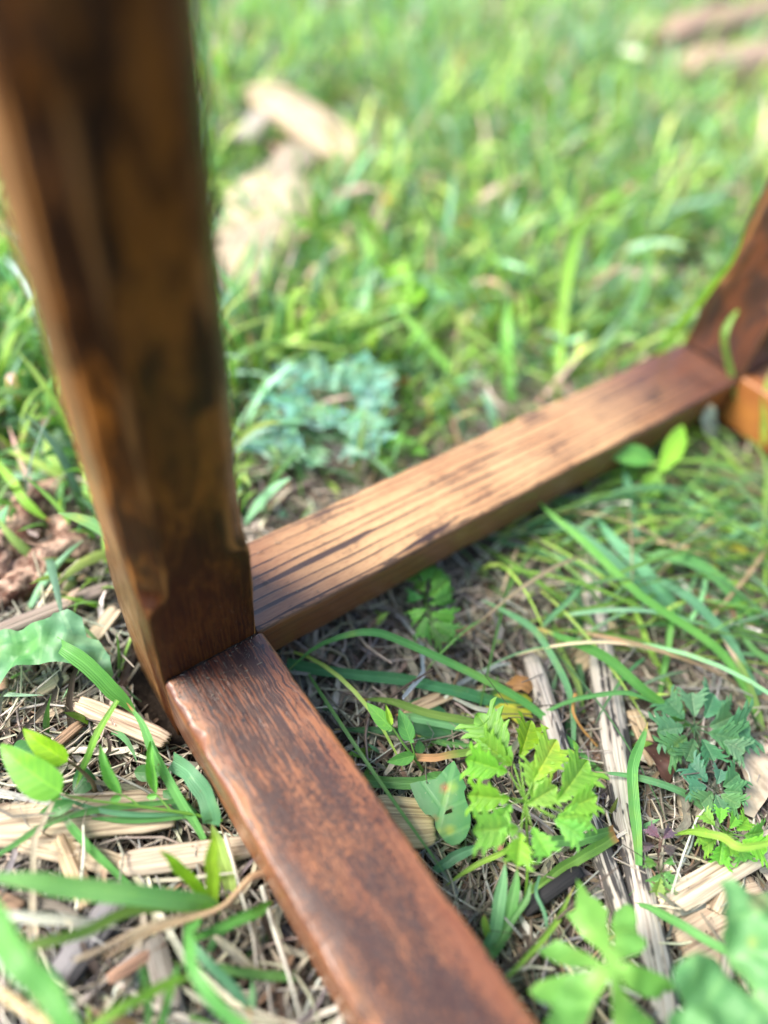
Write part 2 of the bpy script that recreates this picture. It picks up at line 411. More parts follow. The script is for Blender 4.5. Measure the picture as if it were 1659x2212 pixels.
# ------------------------------------------------------------------ the wooden stand
H, LR, W = .055, .42843, .05
def beam(name, parent, mat, O, AX, SD, UP, length, w, h, corner, n=90, seed=0.0, endr=.0015, ends=(True, True), wob=.0006):
    """O: centre of one end. corner(i, s) -> bevel of corner i (0: +side+up, 1: -side+up, 2: -side-up, 3: +side-up)"""
    O, AX, SD, UP = [np.array(q, float) for q in (O, AX, SD, UP)]
    ss = np.linspace(0, length, n)
    if endr: ss = np.unique(np.concatenate([ss, [endr*.25, endr*.6, endr, length-endr, length-endr*.6, length-endr*.25]]))
    V = []; UV = []; ED = []
    for s in ss:
        sh = 0.0
        if ends[0] and s < endr: sh = endr*(1-math.sqrt(max(0, 1-(1-s/endr)**2)))
        if ends[1] and s > length-endr: sh = endr*(1-math.sqrt(max(0, 1-(1-(length-s)/endr)**2)))
        ring = []; ed = []
        signs = [(1, 1), (-1, 1), (-1, -1), (1, -1)]
        for i, (a, b) in enumerate(signs):
            hw = w/2+wob*nz(s, 14, seed+a*3.3)+wob*.5*nz(s, 55, seed+a*7.1)-sh
            hh = h/2+wob*nz(s, 13, seed+b*5.3)+wob*.5*nz(s, 50, seed+b*9.7)-sh
            cc, bulge = corner(i, s)
            p0 = np.array([a*hw, b*(hh-cc)]); p1 = np.array([a*(hw-cc), b*hh]); pc = np.array([a*hw, b*hh])
            if i in (1, 3): p0, p1 = p1, p0
            # order round the ring: corner 0 runs side->top, 1 top->side ...
            for j in range(7):
                t = j/6
                st = (1-t)*p0+t*p1
                q = (1-t)**2*p0+2*t*(1-t)*pc+t*t*p1
                ring.append(st+(q-st)*bulge); ed.append(math.sin(math.pi*t)**.5 if bulge > .5 else (1.0 if j in (0, 6) else .35 if j in (1, 5) else .0))
            # straight part towards the next corner
            na, nb = signs[(i+1) % 4]
            if i in (0, 2): nxt = np.array([na*(hw-cc), nb*hh]); cur = ring[-1]
            else: nxt = np.array([na*hw, nb*(hh-cc)]); cur = ring[-1]
            for t in (.2, .4, .6, .8):
                ring.append(cur+(nxt-cur)*t); ed.append(0)
        ring = np.array(ring)
        # small hand-planed unevenness of the flat faces
        for k, (x, y) in enumerate(ring):
            V.append(O+AX*s+SD*x+UP*y)
            ED.append(ed[k]*(.55+.45*min(1, max(0, .5+1.6*nz(s, 40, seed+k//11)))))
    K = 44
    # perimeter coordinate measured from the +side bottom
    per = []
    acc = 0
    base = np.array(ring)
    dd = np.linalg.norm(np.roll(base, -1, 0)-base, axis=1)
    # start so that v=0 lies at corner 0: the top face runs from v=0 to v=w
    st = 3
    order = [(st+i) % K for i in range(K)]
    vv = np.zeros(K); a_ = 0
    for i in order: vv[i] = a_; a_ += dd[i]
    for s in ss:
        for k in range(K): UV.append((s, vv[k]))
    S = len(ss); idx = np.arange(S*K).reshape(S, K)
    faces = []
    for i in range(S-1):
        for k in range(K):
            k2 = (k+1) % K
            faces.append((int(idx[i, k]), int(idx[i, k2]), int(idx[i+1, k2]), int(idx[i+1, k])))
    faces.append([int(q) for q in idx[0][::-1]]); faces.append([int(q) for q in idx[-1]])
    o = mesh_np(name, np.array(V), faces, mat, None, UV, parent, True, ED)
    bm = bmesh.new(); bm.from_mesh(o.data); bmesh.ops.recalc_face_normals(bm, faces=bm.faces); bm.to_mesh(o.data); bm.free()
    return o

stand = empty('wooden_stand', (0, 0, 0))
tag(stand, 'dark varnished wooden stand base of square legs joined by low rails, standing in the grass', 'wooden stand')
def chip_noise(s, seed, amp, sc=70, thr=.15):
    return amp*max(0, nz(s, sc, seed)-thr)
# near leg: SD = x, UP = -y so that corner 1 = (-x,-y) front left, 0 = (+x,-y) front right
def post_corner(i, s):          # s measured up from z=-.012
    z = s-.012
    wobb = .0008*nz(s, 60, i)
    if i == 1:
        t = min(1, max(0, (z-.1045)/.014)); t = t*t*(3-2*t)
        return (.0012+t*(.0088+.0014*nz(s, 22, 4.0))+wobb, 1-t*.85)
    if i == 0:
        t = min(1, max(0, (z-.117)/.016)); t = t*t*(3-2*t)
        return (.0018+t*(.0068+.001*nz(s, 25, 7.0))+wobb, 1-t*.85)
    t = min(1, max(0, (z-.10)/.016))
    return (.0018+t*.006, 1-t*.85)
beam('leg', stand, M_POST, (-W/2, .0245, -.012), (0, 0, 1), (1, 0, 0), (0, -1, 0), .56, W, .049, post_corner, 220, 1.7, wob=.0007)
def run_corner(i, s):
    if i == 0: return (.0030+.0010*nz(s, 40, 2.2)+.0004*nz(s, 300, 8.1)+chip_noise(s, 5.5, .004, 90), .85)
    if i == 1:
        c = .0015+.0007*nz(s, 45, 9.1)+.0005*nz(s, 330, 2.1)+chip_noise(s, 3.1, .004, 60, .15)
        c += .0032*math.exp(-((s-.034)/.0045)**2)+.002*math.exp(-((s-.020)/.006)**2)+.0015*math.exp(-((s-.004)/.005)**2)+.0006*nz(s, 110, 7.7)
        return (max(.0012, c), .5)
    return (.003, .9)
w1 = W+.00345
# near runner towards the viewer; SD=+x, UP=+z, axis -y
beam('runner', stand, M_RUN, (-W+w1/2, -.0003, H-.0214), (0, -1, 0), (1, 0, 0), (0, 0, 1), .42, w1, .0428, run_corner, 520, 3.3, wob=.0006)
def rail_corner(i, s):
    c = .0024+.0008*nz(s, 30, 4.2+i)
    if i in (0, 3): c += chip_noise(s, 8.5+i, .004, 60, .15)
    if i == 0: c += .0012
    return (c, .85)
d2 = .0555
# rail to the far leg; axis +x, SD=-y, UP=z
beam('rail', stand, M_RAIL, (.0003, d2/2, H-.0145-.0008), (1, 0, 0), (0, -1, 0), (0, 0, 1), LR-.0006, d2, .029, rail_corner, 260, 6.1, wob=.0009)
def post2_corner(i, s):
    z = s-.012
    t = min(1, max(0, (z-.10)/.02)); t = t*t*(3-2*t)
    return (.002+t*.0065+.0005*nz(s, 60, i), 1-t*.85)
beam('leg', stand, M_POST2, (LR+.027, d2/2, -.012), (0, 0, 1), (1, 0, 0), (0, -1, 0), .56, .054, d2, post2_corner, 160, 4.9)
beam('runner', stand, M_AMBER, (LR+.027, -.0003, H-.0214), (0, -1, 0), (1, 0, 0), (0, 0, 1), .42, w1, .0428, rail_corner, 160, 9.3)

def crumb_line(name, P0, P1, r, col, n=60, seed=0):
    P0, P1 = np.array(P0), np.array(P1); V = []; K = 8
    for i in range(n):
        c = P0+(P1-P0)*i/(n-1); rr = r*(.75+.6*nz(i, .21, seed)+.3*nz(i, .9, seed))*min(1, .4+i*.3, .4+(n-1-i)*.3)
        T = (P1-P0)/np.linalg.norm(P1-P0); A = np.cross(T, [0, 0, 1.]); A /= np.linalg.norm(A)
        for k in range(K):
            a = 2*math.pi*k/K; V.append(c+A*rr*math.cos(a)+np.array([0, 0, 1.])*rr*math.sin(a)*.8)
    idx = np.arange(n*K).reshape(n, K); nx = np.roll(idx, -1, 1)
    F = np.stack([idx[:-1], nx[:-1], nx[1:], idx[1:]], -1).reshape(-1, 4)
    return mesh_np(name, np.array(V), F, M_SOIL, None, None, stand)
crumb_line('joint_dirt', (-W+.001, -.0006, H-.0006), (.0005, -.0006, H-.0006), .0011, None, 70, 2)
crumb_line('joint_dirt', (LR-.0004, .001, H-.0006), (LR-.0004, .054, H-.0006), .0012, None, 60, 5)
def dust():
    n = 170
    P0 = np.stack([rng.uniform(-.048, .0, n), -.0012-np.abs(rng.normal(0, .012, n)), np.full(n, H+.0003)], 1)
    m = 60; P0[:m] = np.stack([rng.uniform(.002, .10, m)**1.0, rng.uniform(.004, .05, m), np.full(m, H+.0001)], 1)
    a = rng.uniform(0, 6.3, n); l = rng.uniform(.0003, .0022, n)*np.where(rng.uniform(0, 1, n) < .2, 2.2, 1); t = np.linspace(-.5, .5, 4)
    P = P0[:, None, :]+np.stack([np.cos(a)[:, None]*l[:, None]*t, np.sin(a)[:, None]*l[:, None]*t, 0*l[:, None]*t], -1)
    A_ = Acc(); A_.add(strips(P, rng.uniform(.00008, .00022, (n, 1))*np.array([.6, 1, 1, .6])[None], rng.uniform(.06, .34, (n, 1))*np.array([1, .85, .66])[None], tube=True))
    A_.build('dust_specks', M_STRAW, stand)['kind'] = 'stuff'
dust()
BOX = [(-W-.004, .004, -.006, .054), (-W-.004, .008, -.43, .004), (-.004, LR+.004, -.004, d2+.004), (LR-.004, LR+.06, -.004, d2+.004), (LR-.004, LR+.06, -.43, .004)]
BZ = [(-1, .6), (.008, .058), (.022, .058), (-1, .6), (.008, .058)]
def inside(P, mrg=0.0):          # P (...,3) -> bool: within the wooden stand
    P = np.asarray(P); r = np.zeros(P.shape[:-1], bool)
    for (x0, x1, y0, y1), (z0, z1) in zip(BOX, BZ):
        r |= (P[..., 0] > x0-mrg) & (P[..., 0] < x1+mrg) & (P[..., 1] > y0-mrg) & (P[..., 1] < y1+mrg) & (P[..., 2] > z0-mrg) & (P[..., 2] < z1+mrg)
    return r

# ------------------------------------------------------------------ loose litter and grass that nobody could count
def project(P):
    P = np.asarray(P)-CAM; z = P@fwd; z = np.where(z < .02, .02, z)
    return IMG_W/2+F_PX*(P@rt)/z, IMG_H/2-F_PX*(P@upv)/z, z
def in_view(P, m=.15):
    u, v, z = project(P)
    return (u > -m*IMG_W) & (u < (1+m)*IMG_W) & (v > -m*IMG_H) & (v < (1+m)*IMG_H)
def scatter(n, x0, x1, y0, y1, m=.12):
    out = []
    while sum(map(len, out)) < n:
        p = np.stack([rng.uniform(x0, x1, n), rng.uniform(y0, y1, n), np.zeros(n)], 1)
        out.append(p[in_view(p, m)])
    return np.concatenate(out)[:n]
GZ = np.vectorize(gz)
def pal(n, cols, probs, var=.18):
    c = np.array(cols)[rng.choice(len(cols), n, p=np.array(probs)/sum(probs))]
    return np.clip(c*np.exp(rng.normal(-.08, var*1.5, (n, 1)))*(1+rng.normal(0, .05, (n, 3))), .006, .9)

def straws(name, n, area, lo, hi, r0, r1, zt, cols, probs, curl=1.0, tube=True, m=.12):
    B = scatter(n, *area, m=m)
    S = 7; L = rng.gamma(2.2, 1, n)/2.2*(hi-lo)+lo
    az = rng.uniform(0, 2*math.pi, n); k = rng.normal(0, 1.6*curl, n); k2 = rng.normal(0, 1.5*curl, n)
    t = np.linspace(-.5, .5, S)[None, :]
    ang = az[:, None]+k[:, None]*t*1.0+k2[:, None]*t*t*2
    st = L[:, None]/(S-1)
    dx = np.cos(ang)*st; dy = np.sin(ang)*st
    X = B[:, 0:1]+np.cumsum(dx, 1)-dx.sum(1, keepdims=True)/2; Y = B[:, 1:2]+np.cumsum(dy, 1)-dy.sum(1, keepdims=True)/2
    zc = rng.uniform(0, 1, n)**1.6*zt
    tilt = rng.normal(0, .09, n)
    Z = GZ(X, Y)+.0006+zc[:, None]+np.maximum(-zc[:, None]*.7, tilt[:, None]*t*L[:, None]*2)+rng.normal(0, .0003, X.shape)
    P = np.stack([X, Y, Z], -1)
    keep = ~inside(P).any(1); P = P[keep]; n2 = len(P)
    Wd = rng.uniform(r0, r1, (n2, 1))*np.array([.55, .9, 1, 1, .95, .85, .5])[None]
    c = pal(n2, cols, probs)
    tw = rng.uniform(-.6, .6, (n2, 1))+np.linspace(-.5, .5, S)[None]*rng.normal(0, 1.2, (n2, 1)) if not tube else None
    a = Acc(); a.add(strips(P, Wd, c, tube=tube, fold=.3, twist=tw))
    tag(a.build(name, M_STRAW), kind='stuff')
STR = [(.54, .47, .36), (.40, .34, .27), (.20, .165, .13), (.70, .64, .54), (.085, .065, .05), (.26, .17, .11), (.32, .30, .29)]
near = (-.32, .42, -.34, .22); mid = (-.25, 1.0, -.3, 1.0)
straws('dead_grass_stems', 5200, near, .02, .06, .00025, .0009, .009, STR, [5, 5, 4, 3, 4, 2, 3], .8)
straws('dry_roots', 3800, near, .012, .04, .00012, .0003, .010, STR, [3, 4, 4, 2, 5, 2, 2], 3.0)
straws('dead_grass_blades', 1700, near, .015, .05, .0008, .0020, .008, STR, [5, 4, 4, 3, 3, 2, 3], .9, tube=False)
straws('dry_litter', 3600, mid, .015, .055, .0007, .0024, .010, STR, [5, 5, 4, 4, 4, 3, 2], .8, tube=False)
straws('bark_crumbs', 3600, mid, .003, .012, .0008, .0028, .006, [(.16, .09, .055), (.28, .17, .11), (.10, .07, .05), (.42, .32, .22)], [3, 3, 3, 2], .5, tube=False)

GREENS = [(.19, .36, .055), (.13, .29, .060), (.13, .31, .12), (.28, .44, .08), (.06, .16, .045), (.19, .38, .18), (.40, .30, .17)]
def density(x, y):
    d = np.zeros_like(x)
    back = np.clip((y-.085)/.12, 0, 1)
    d = np.maximum(d, back*np.where(x < -.06, .55, 1.0))
    right = np.clip((x-.12)/.14, 0, 1)*np.clip((y+.12)/.12, 0, 1)
    d = np.maximum(d, np.where(y < .0, .16, .60)*right)
    d = np.maximum(d, .05)
    n_ = np.array([mnoise.noise(Vector((a*11, b*11, 5))) for a, b in zip(x, y)])
    return d*np.clip(.85+1.3*n_, np.where(y > .25, .55, .25), 1)
def bare(x, y):
    h = np.zeros(x.shape)
    for u, v, r in ((520, 470, .075), (600, 380, .10), (660, 280, .11), (740, 260, .10), (520, 600, .06), (110, 1050, .035), (60, 1180, .03), (1590, 50, .24), (700, 870, .045), (660, 940, .035), (1430, 560, .05), (1500, 600, .04), (760, 330, .05)):
        c = at(u, v, 0); h = np.maximum(h, np.exp(-(((x-c[0])**2+(y-c[1])**2)/r**2)**2))
    return h
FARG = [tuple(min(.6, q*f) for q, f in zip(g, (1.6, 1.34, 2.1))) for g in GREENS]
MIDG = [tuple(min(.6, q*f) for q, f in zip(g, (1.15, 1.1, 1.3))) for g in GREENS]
def green_mass(name, n, area, lo, hi, w0, w1, mat, cols, probs, e0=(42, 88), bend=(.3, 1.5), shape='grass', clump=5, spread=.012, full=False):
    C = scatter(n//clump, *area, m=.08)
    u = rng.uniform(0, 1, len(C))
    C = C[(u < density(C[:, 0], C[:, 1])) & (rng.uniform(0, 1, len(C)) > .95*bare(C[:, 0], C[:, 1]))]
    B = np.repeat(C, clump, 0); n = len(B)
    off = rng.normal(0, spread, (n, 2)); B[:, :2] += off
    az = np.arctan2(off[:, 1], off[:, 0])+rng.normal(0, .8, n)
    S = 11 if shape == 'leaf' else 7; t = np.linspace(0, 1, S)[None]
    L = rng.uniform(lo, hi, n)*(.7+.5*np.repeat(rng.uniform(0, 1, len(C)), clump))
    L *= np.clip(.45+2.2*(B[:, 1]+.0), .45, 1.0)
    ee = np.radians(rng.uniform(*e0, n))
    el = ee[:, None]-rng.uniform(*bend, n)[:, None]*t**1.3
    if shape == 'leaf': el = ee[:, None]*(t < .45)+(ee[:, None]-rng.uniform(.7, 1.5, n)[:, None])*(t >= .45)
    st = L[:, None]/(S-1)
    a2 = az[:, None]+rng.normal(0, .35, (n, 1))*t
    H_ = np.cumsum(np.cos(el)*st, 1)-np.cos(el)*st
    Z = np.cumsum(np.sin(el)*st, 1)-np.sin(el)*st
    X = B[:, 0:1]+np.cos(a2)*H_; Y = B[:, 1:2]+np.sin(a2)*H_
    Zg = GZ(B[:, 0], B[:, 1])[:, None]
    Z = np.maximum(Z+Zg, Zg*1.0+.0015)
    P = np.stack([X, Y, Z], -1)
    bad = inside(P, .001).any(1)
    # nothing leans between the lens and the stand
    bad |= (P[:, -1, 1] < .0) & (P[:, :, 2].max(1) > .020) & (P[:, 0, 0] < .10)
    bad |= (P[:, -1, 1] < .06) & (P[:, :, 2].max(1) > .042) & (P[:, 0, 0] < .40)
    bad |= (P[:, 0, 0] < -.02) & (P[:, 0, 1] < .15) & (P[:, :, 2].max(1) > .035)
    P = P[~bad]; n2 = len(P)
    if shape == 'leaf': prof = np.array([.07, .07, .07, .08, .5, .85, 1.0, .97, .8, .5, .06])
    else: prof = np.array([.5, .8, .95, 1, .85, .6, .06])
    Wd = rng.uniform(w0, w1, (n2, 1))*prof[None]
    c = pal(n2, cols, probs, .22)
    tw = rng.normal(0, .5, (n2, 1))*np.linspace(.2, 1.3, S)[None]
    sd_ = np.stack([-np.sin(az[~bad]), np.cos(az[~bad]), np.zeros(n2)], 1)
    a = Acc(); a.add(strips(P, Wd, c, fold=.35, side=sd_, twist=tw))
    tag(a.build(name, mat), kind='stuff')
far = (-.2, 2.2, .0, 1.7)
midg = (-.3, .95, -.22, .75)
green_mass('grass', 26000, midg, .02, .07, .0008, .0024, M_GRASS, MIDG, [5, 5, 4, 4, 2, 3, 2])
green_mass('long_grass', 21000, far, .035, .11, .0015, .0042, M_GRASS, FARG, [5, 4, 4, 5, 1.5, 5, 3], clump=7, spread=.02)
def fine_tangle(n, area, name):
    B = scatter(n, *area, m=.05)
    dn = np.clip((B[:, 0]-.06)/.12, .12, 1)*np.clip((B[:, 1]+.20)/.10, .15, 1)
    uu_, vv_, _ = project(B)
    dn = dn*np.where((vv_ > 1440), .16, 1)*np.where(np.hypot(uu_-925, vv_-1330) < 110, 0, 1)*np.where(np.hypot(uu_-1500, vv_-1620) < 140, .1, 1)*np.where(np.hypot(uu_-1150, vv_-1720) < 170, .1, 1)
    B = B[rng.uniform(0, 1, n) < dn]; n = len(B); S = 9; t = np.linspace(0, 1, S)[None]
    az = rng.normal(-.85, .6, n)+np.where(rng.uniform(0, 1, n) < .35, math.pi, 0); L = rng.uniform(.045, .15, n)
    el = np.radians(rng.uniform(12, 50, n))[:, None]*(1-1.9*t); a2 = az[:, None]+rng.normal(0, .3, (n, 1))*t; st = L[:, None]/(S-1)
    X = B[:, 0:1]+np.cumsum(np.cos(a2)*np.cos(el)*st, 1); Y = B[:, 1:2]+np.cumsum(np.sin(a2)*np.cos(el)*st, 1)
    Z = np.maximum(np.cumsum(np.sin(el)*st, 1), .003)+rng.uniform(0, .008, (n, 1))
    P = np.stack([X, Y, Z], -1)
    P = P[~inside(P, .001).any(1)]
    P = P[~((P[:, :, 2].max(1) > .045))]
    pu, pv, _ = project(P.reshape(-1, 3)); pu = pu.reshape(P.shape[:2]); pv = pv.reshape(P.shape[:2])
    P = P[~((np.hypot(pu-930, pv-1295) < 95).any(1) | (np.hypot(pu-1520, pv-1600) < 110).any(1) | (np.hypot(pu-1150, pv-1710) < 160).any(1))]
    Wd = rng.uniform(.0005, .0016, (len(P), 1))*np.array([.6, .9, 1, 1, 1, .9, .75, .5, .06])[None]
    c = pal(len(P), MIDG, [5, 6, 5, 5, 3, 4, 2], .2); a = Acc()
    a.add(strips(P, Wd, c, fold=.35, twist=rng.normal(0, .5, (len(P), 1))*np.ones((1, S)))); tag(a.build(name, M_GRASS), kind='stuff')
fine_tangle(1000, (.02, .75, -.28, .02), 'fine_grass')
green_mass('ground_cover', 8000, midg, .012, .036, .0018, .0048, M_LEAF, MIDG, [4, 5, 5, 3, 3, 4, 2], e0=(30, 80), shape='leaf', clump=5, spread=.012)
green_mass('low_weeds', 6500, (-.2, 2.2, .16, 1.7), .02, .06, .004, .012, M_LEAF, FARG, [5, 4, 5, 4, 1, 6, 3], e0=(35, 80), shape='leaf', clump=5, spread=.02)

# ------------------------------------------------------------------ wood chips and sticks
def chip(label, cat, p0, p1, wpx, thick=5, color=(.52, .42, .29), char=.1, jag=1.0, name='wood_chip', group=None, seed=None, z0=None, curve=0.0, lean=0.0):
    """a split piece of wood lying from p0 to p1 (u, v, z of its top)"""
    seed = seed if seed is not None else rng.uniform(0, 99)
    A = at(*p0); B = at(*p1); L = np.linalg.norm(B-A)
    w = wpx*depth((A+B)/2)/F_PX
    T = (B-A)/L; Sd = np.cross([0, 0, 1.], T); Sd /= np.linalg.norm(Sd); Up = np.cross(T, Sd)
    nl = max(14, min(60, int(L/.0022))); nw = 17
    th = thick/1000
    V = []; UV = []; ED = []; Fc = []
    o0 = [(.5+.5*nz(j, .9, seed))*jag for j in range(nw)]
    o1 = [(.5+.5*nz(j, .8, seed+50))*jag for j in range(nw)]
    jl = min(.35*L, .9*w)
    for side in (0, 1):
        for j in range(nw):
            y = (j/(nw-1)-.5)
            a = o0[j]*jl*.55+abs(y)*jl*.5*nz(seed, 1, 2)**2; b = L-o1[j]*jl*.55
            for i in range(nl+1):
                t = i/nl; s = a+(b-a)*t
                yy = y*w*(1+.12*nz(s, 30, seed+3+(y > 0)*9))*(.82+.18*min(1, 6*t, 6*(1-t)))
                prof = th*(1-.55*(2*abs(y))**2.5)*(.45+.55*min(1, 9*t+.1, 9*(1-t)+.1))
                z = prof*.5+(.22 if th < .008 else .10)*th*nz(j*.7+s*8, 1, seed)+.0004*nz(j*2.3, 1.0, seed+s*9) if side == 0 else -prof*.5
                cz = curve*4*t*(1-t)
                P = A+T*s+Sd*(yy+cz*w)+Up*(z-th*.5)
                V.append(P); UV.append((s, y*w+.5*w+side*.1)); ED.append(char*(.6+.8*abs(nz(s, 25, seed+y*2))+.3*(abs(y) > .4)))
    m1 = nl+1
    def ix(side, j, i): return side*nw*m1+j*m1+i
    for j in range(nw-1):
        for i in range(nl):
            Fc.append((ix(0, j, i), ix(0, j, i+1), ix(0, j+1, i+1), ix(0, j+1, i)))
            Fc.append((ix(1, j, i), ix(1, j+1, i), ix(1, j+1, i+1), ix(1, j, i+1)))
    for j in range(nw-1):
        Fc.append((ix(0, j, 0), ix(0, j+1, 0), ix(1, j+1, 0), ix(1, j, 0)))
        Fc.append((ix(0, j, nl), ix(1, j, nl), ix(1, j+1, nl), ix(0, j+1, nl)))
    for i in range(nl):
        Fc.append((ix(0, 0, i), ix(1, 0, i), ix(1, 0, i+1), ix(0, 0, i+1)))
        Fc.append((ix(0, nw-1, i), ix(0, nw-1, i+1), ix(1, nw-1, i+1), ix(1, nw-1, i)))
    o = mesh_np(name, np.array(V), Fc, M_CHIP, np.array([color]*len(V)), UV, None, True, ED)
    bm = bmesh.new(); bm.from_mesh(o.data); bmesh.ops.recalc_face_normals(bm, faces=bm.faces); bm.to_mesh(o.data); bm.free()
    center_origin(o, (A+B)/2-Up*th)
    tag(o, label, cat, group)
    return o
PALE = (.50, .41, .29); GREY = (.36, .32, .27); TAN = (.50, .38, .24); BRN = (.30, .20, .13)
chip('large pale split wood chip with ragged ends under the bindweed stem', 'wood chip', (-60, 1785, 11), (405, 1735, 11), 96, 8, PALE, .02, 1.0)
chip('thin pale wood sliver with a broken ragged tip beside the large split chip', 'wood chip', (35, 1812, 10), (268, 1868, 9), 50, 4, PALE, .12, .9)
chip('flat weathered wood chip running under the left edge of the near runner', 'wood chip', (240, 1868, 10), (560, 1822, 10), 54, 6, (.48, .40, .31), .15, .8)
chip('dark grey charred plank lying under the wide horizontal grass blade', 'wood chip', (262, 1925, 10), (95, 2150, 9), 70, 7, (.24, .23, .24), .45, .5)
chip('pale yellow square wood chip between the near runner and the holed leaf', 'wood chip', (800, 1770, 11), (945, 1772, 11), 108, 7, (.60, .48, .27), .06, .35)
chip('long grey weathered stick with blackened stripes, longest in the grass at the right', 'stick', (1262, 1085, 11), (1366, 1770, 13), 58, 12, (.50, .46, .40), .34, .25, 'weathered_stick', curve=-.12)
chip('lower blackened stick with pale fibres running out of the frame behind the lobed leaf', 'stick', (1345, 1690, 11), (1458, 2230, 11), 66, 12, (.50, .46, .41), .42, .25, 'weathered_stick')
chip('narrow pointed dark grey splinter left of the long weathered stick', 'stick', (1146, 1402, 14), (1252, 1725, 12), 42, 9, (.50, .46, .40), .32, .9, 'weathered_stick')
chip('short striped black and pale splinter below the cow parsley leaf', 'stick', (1272, 1745, 13), (1365, 2000, 11), 48, 9, (.50, .46, .40), .42, .3, 'weathered_stick')
chip('clean pale flat stick slanting up to the right edge below the small bright plant', 'stick', (1432, 1962, 11), (1700, 1800, 13), 58, 7, (.58, .50, .38), .16, .4, 'weathered_stick')
chip('broad fibrous block of pale wood at the bottom right under the pale flat stick', 'wood chip', (1470, 2060, 8), (1680, 1935, 8), 140, 8, (.46, .36, .26), .12, .6)
chip('charred black twig beside the folded grass blade', 'stick', (1128, 1968, 12), (1262, 1872, 12), 32, 8, (.05, .045, .045), .9, .5, 'charred_twig')
chip('grey weathered stick leaning from the left edge to the foot of the leg', 'stick', (-60, 1378, 12), (240, 1258, 12), 36, 9, (.34, .28, .24), .28, .4, 'weathered_stick')
chip('cream wood chip standing beside the broad leaf near the leg', 'wood chip', (192, 1385, 8), (255, 1305, 12), 34, 4, PALE, .02, .8)
chip('flat pale wood chip lying against the foot of the leg', 'wood chip', (158, 1510, 11), (368, 1600, 11), 44, 6, (.55, .43, .32), .05, .8)
chip('small tan wood chip half under the broad leaf', 'wood chip', (72, 1500, 6), (150, 1455, 6), 26, 4, (.60, .50, .34), .05, .8)
chip('second small tan wood chip lying across the straw by the broad leaf', 'wood chip', (55, 1560, 5), (140, 1525, 5), 22, 3, (.5, .41, .3), .05, .8)
chip('big blurred pale wood block standing behind the leg', 'wood chip', (470, 640, 20), (620, 345, 34), 205, 38, (.54, .45, .33), .03, .6)
chip('long blurred pale wood chip slanting among grass behind the leg', 'wood chip', (550, 160, 34), (815, 345, 30), 125, 30, (.54, .43, .31), .03, .6)
chip('blurred whitish wood chip lying low at the right side of the leg', 'wood chip', (455, 660, 16), (550, 480, 18), 95, 18, (.55, .49, .42), .03, .6)
chip('blurred narrow pale wood chip beyond the pale block', 'wood chip', (600, 85, 15), (720, 112, 15), 30, 8, (.6, .54, .5), .03, .6)
chip('blurred upper bark strip at the top right corner', 'bark', (1430, 45, 75), (1740, -15, 75), 70, 50, (.42, .30, .22), .18, .6, 'bark_strip')
chip('blurred lower bark strip at the top right corner', 'bark', (1480, 110, 70), (1740, 95, 70), 80, 50, (.46, .34, .26), .15, .6, 'bark_strip')
chip('reddish brown bark chip lying left of the leg', 'bark', (-20, 935, 5), (115, 950, 5), 26, 6, (.26, .13, .085), .1, .6, 'bark_chip')
chip('pinkish grey bark chip below the reddish bark chip', 'bark', (60, 1010, 5), (170, 990, 5), 44, 6, (.48, .38, .34), .05, .6, 'bark_chip')
chip('blurred white wood chip left of the leg halfway up', 'wood chip', (60, 870, 6), (175, 925, 6), 52, 6, (.62, .60, .58), .02, .6)
chip('blurred small cream wood chip at the left edge beside the leg', 'wood chip', (30, 735, 6), (95, 790, 6), 22, 4, (.65, .55, .42), .02, .6)
chip('small red brown bark fragment among teal leaves behind the rail', 'bark', (842, 830, 8), (892, 815, 12), 24, 4, (.30, .10, .05), .0, .6, 'bark_chip')
chip('blurred pale wood chip in the grass left of the far leg', 'wood chip', (1310, 560, 22), (1450, 590, 22), 64, 14, (.60, .50, .42), .05, .6)
chip('thin grey twig poking out behind the rail by the leg', 'stick', (530, 1098, 6), (680, 1035, 10), 12, 4, (.34, .28, .24), .1, .4, 'thin_twig')
chip('reddish brown split twig lying right of the curled parsley', 'stick', (1200, 1340, 6), (1270, 1440, 5), 20, 3, (.36, .19, .13), .05, .6, 'thin_twig')
chip('pale broken wood chip with a mossy end among the long blades', 'wood chip', (1235, 1430, 9), (1330, 1330, 10), 70, 8, (.55, .42, .26), .08, .8)
for lb, p0, p1, w_, th_, cl_ in (
    ('blurred tan wood piece below the whitish chip right of the leg', (470, 720, 14), (545, 655, 14), 50, 10, (.46, .36, .26)),
    ('blurred pale wood piece bridging the block and the slanting chip', (560, 420, 26), (665, 300, 30), 80, 14, (.40, .34, .26)),
    ('blurred orange tan wood piece at the lower end of the slanting chip', (735, 380, 18), (800, 285, 26), 60, 14, (.54, .38, .22)),
    ('blurred narrow cream splinter in front of the pale block', (500, 520, 26), (640, 440, 28), 28, 8, (.58, .50, .38)),
    ('blurred grey wood piece above the pale block', (520, 300, 26), (570, 230, 26), 50, 12, (.42, .38, .34))):
    chip(lb, 'wood chip', p0, p1, w_, th_, cl_, .05, .9)
CH = [('pale', PALE), ('grey', GREY), ('tan', TAN), ('brown', BRN), ('reddish', (.42, .26, .18))]
RG = [['top left', 'top middle', 'top right'], ['upper left', 'upper middle', 'upper right'], ['lower left', 'lower middle', 'lower right'], ['bottom left', 'bottom middle', 'bottom right']]
used = set(); tries = 0
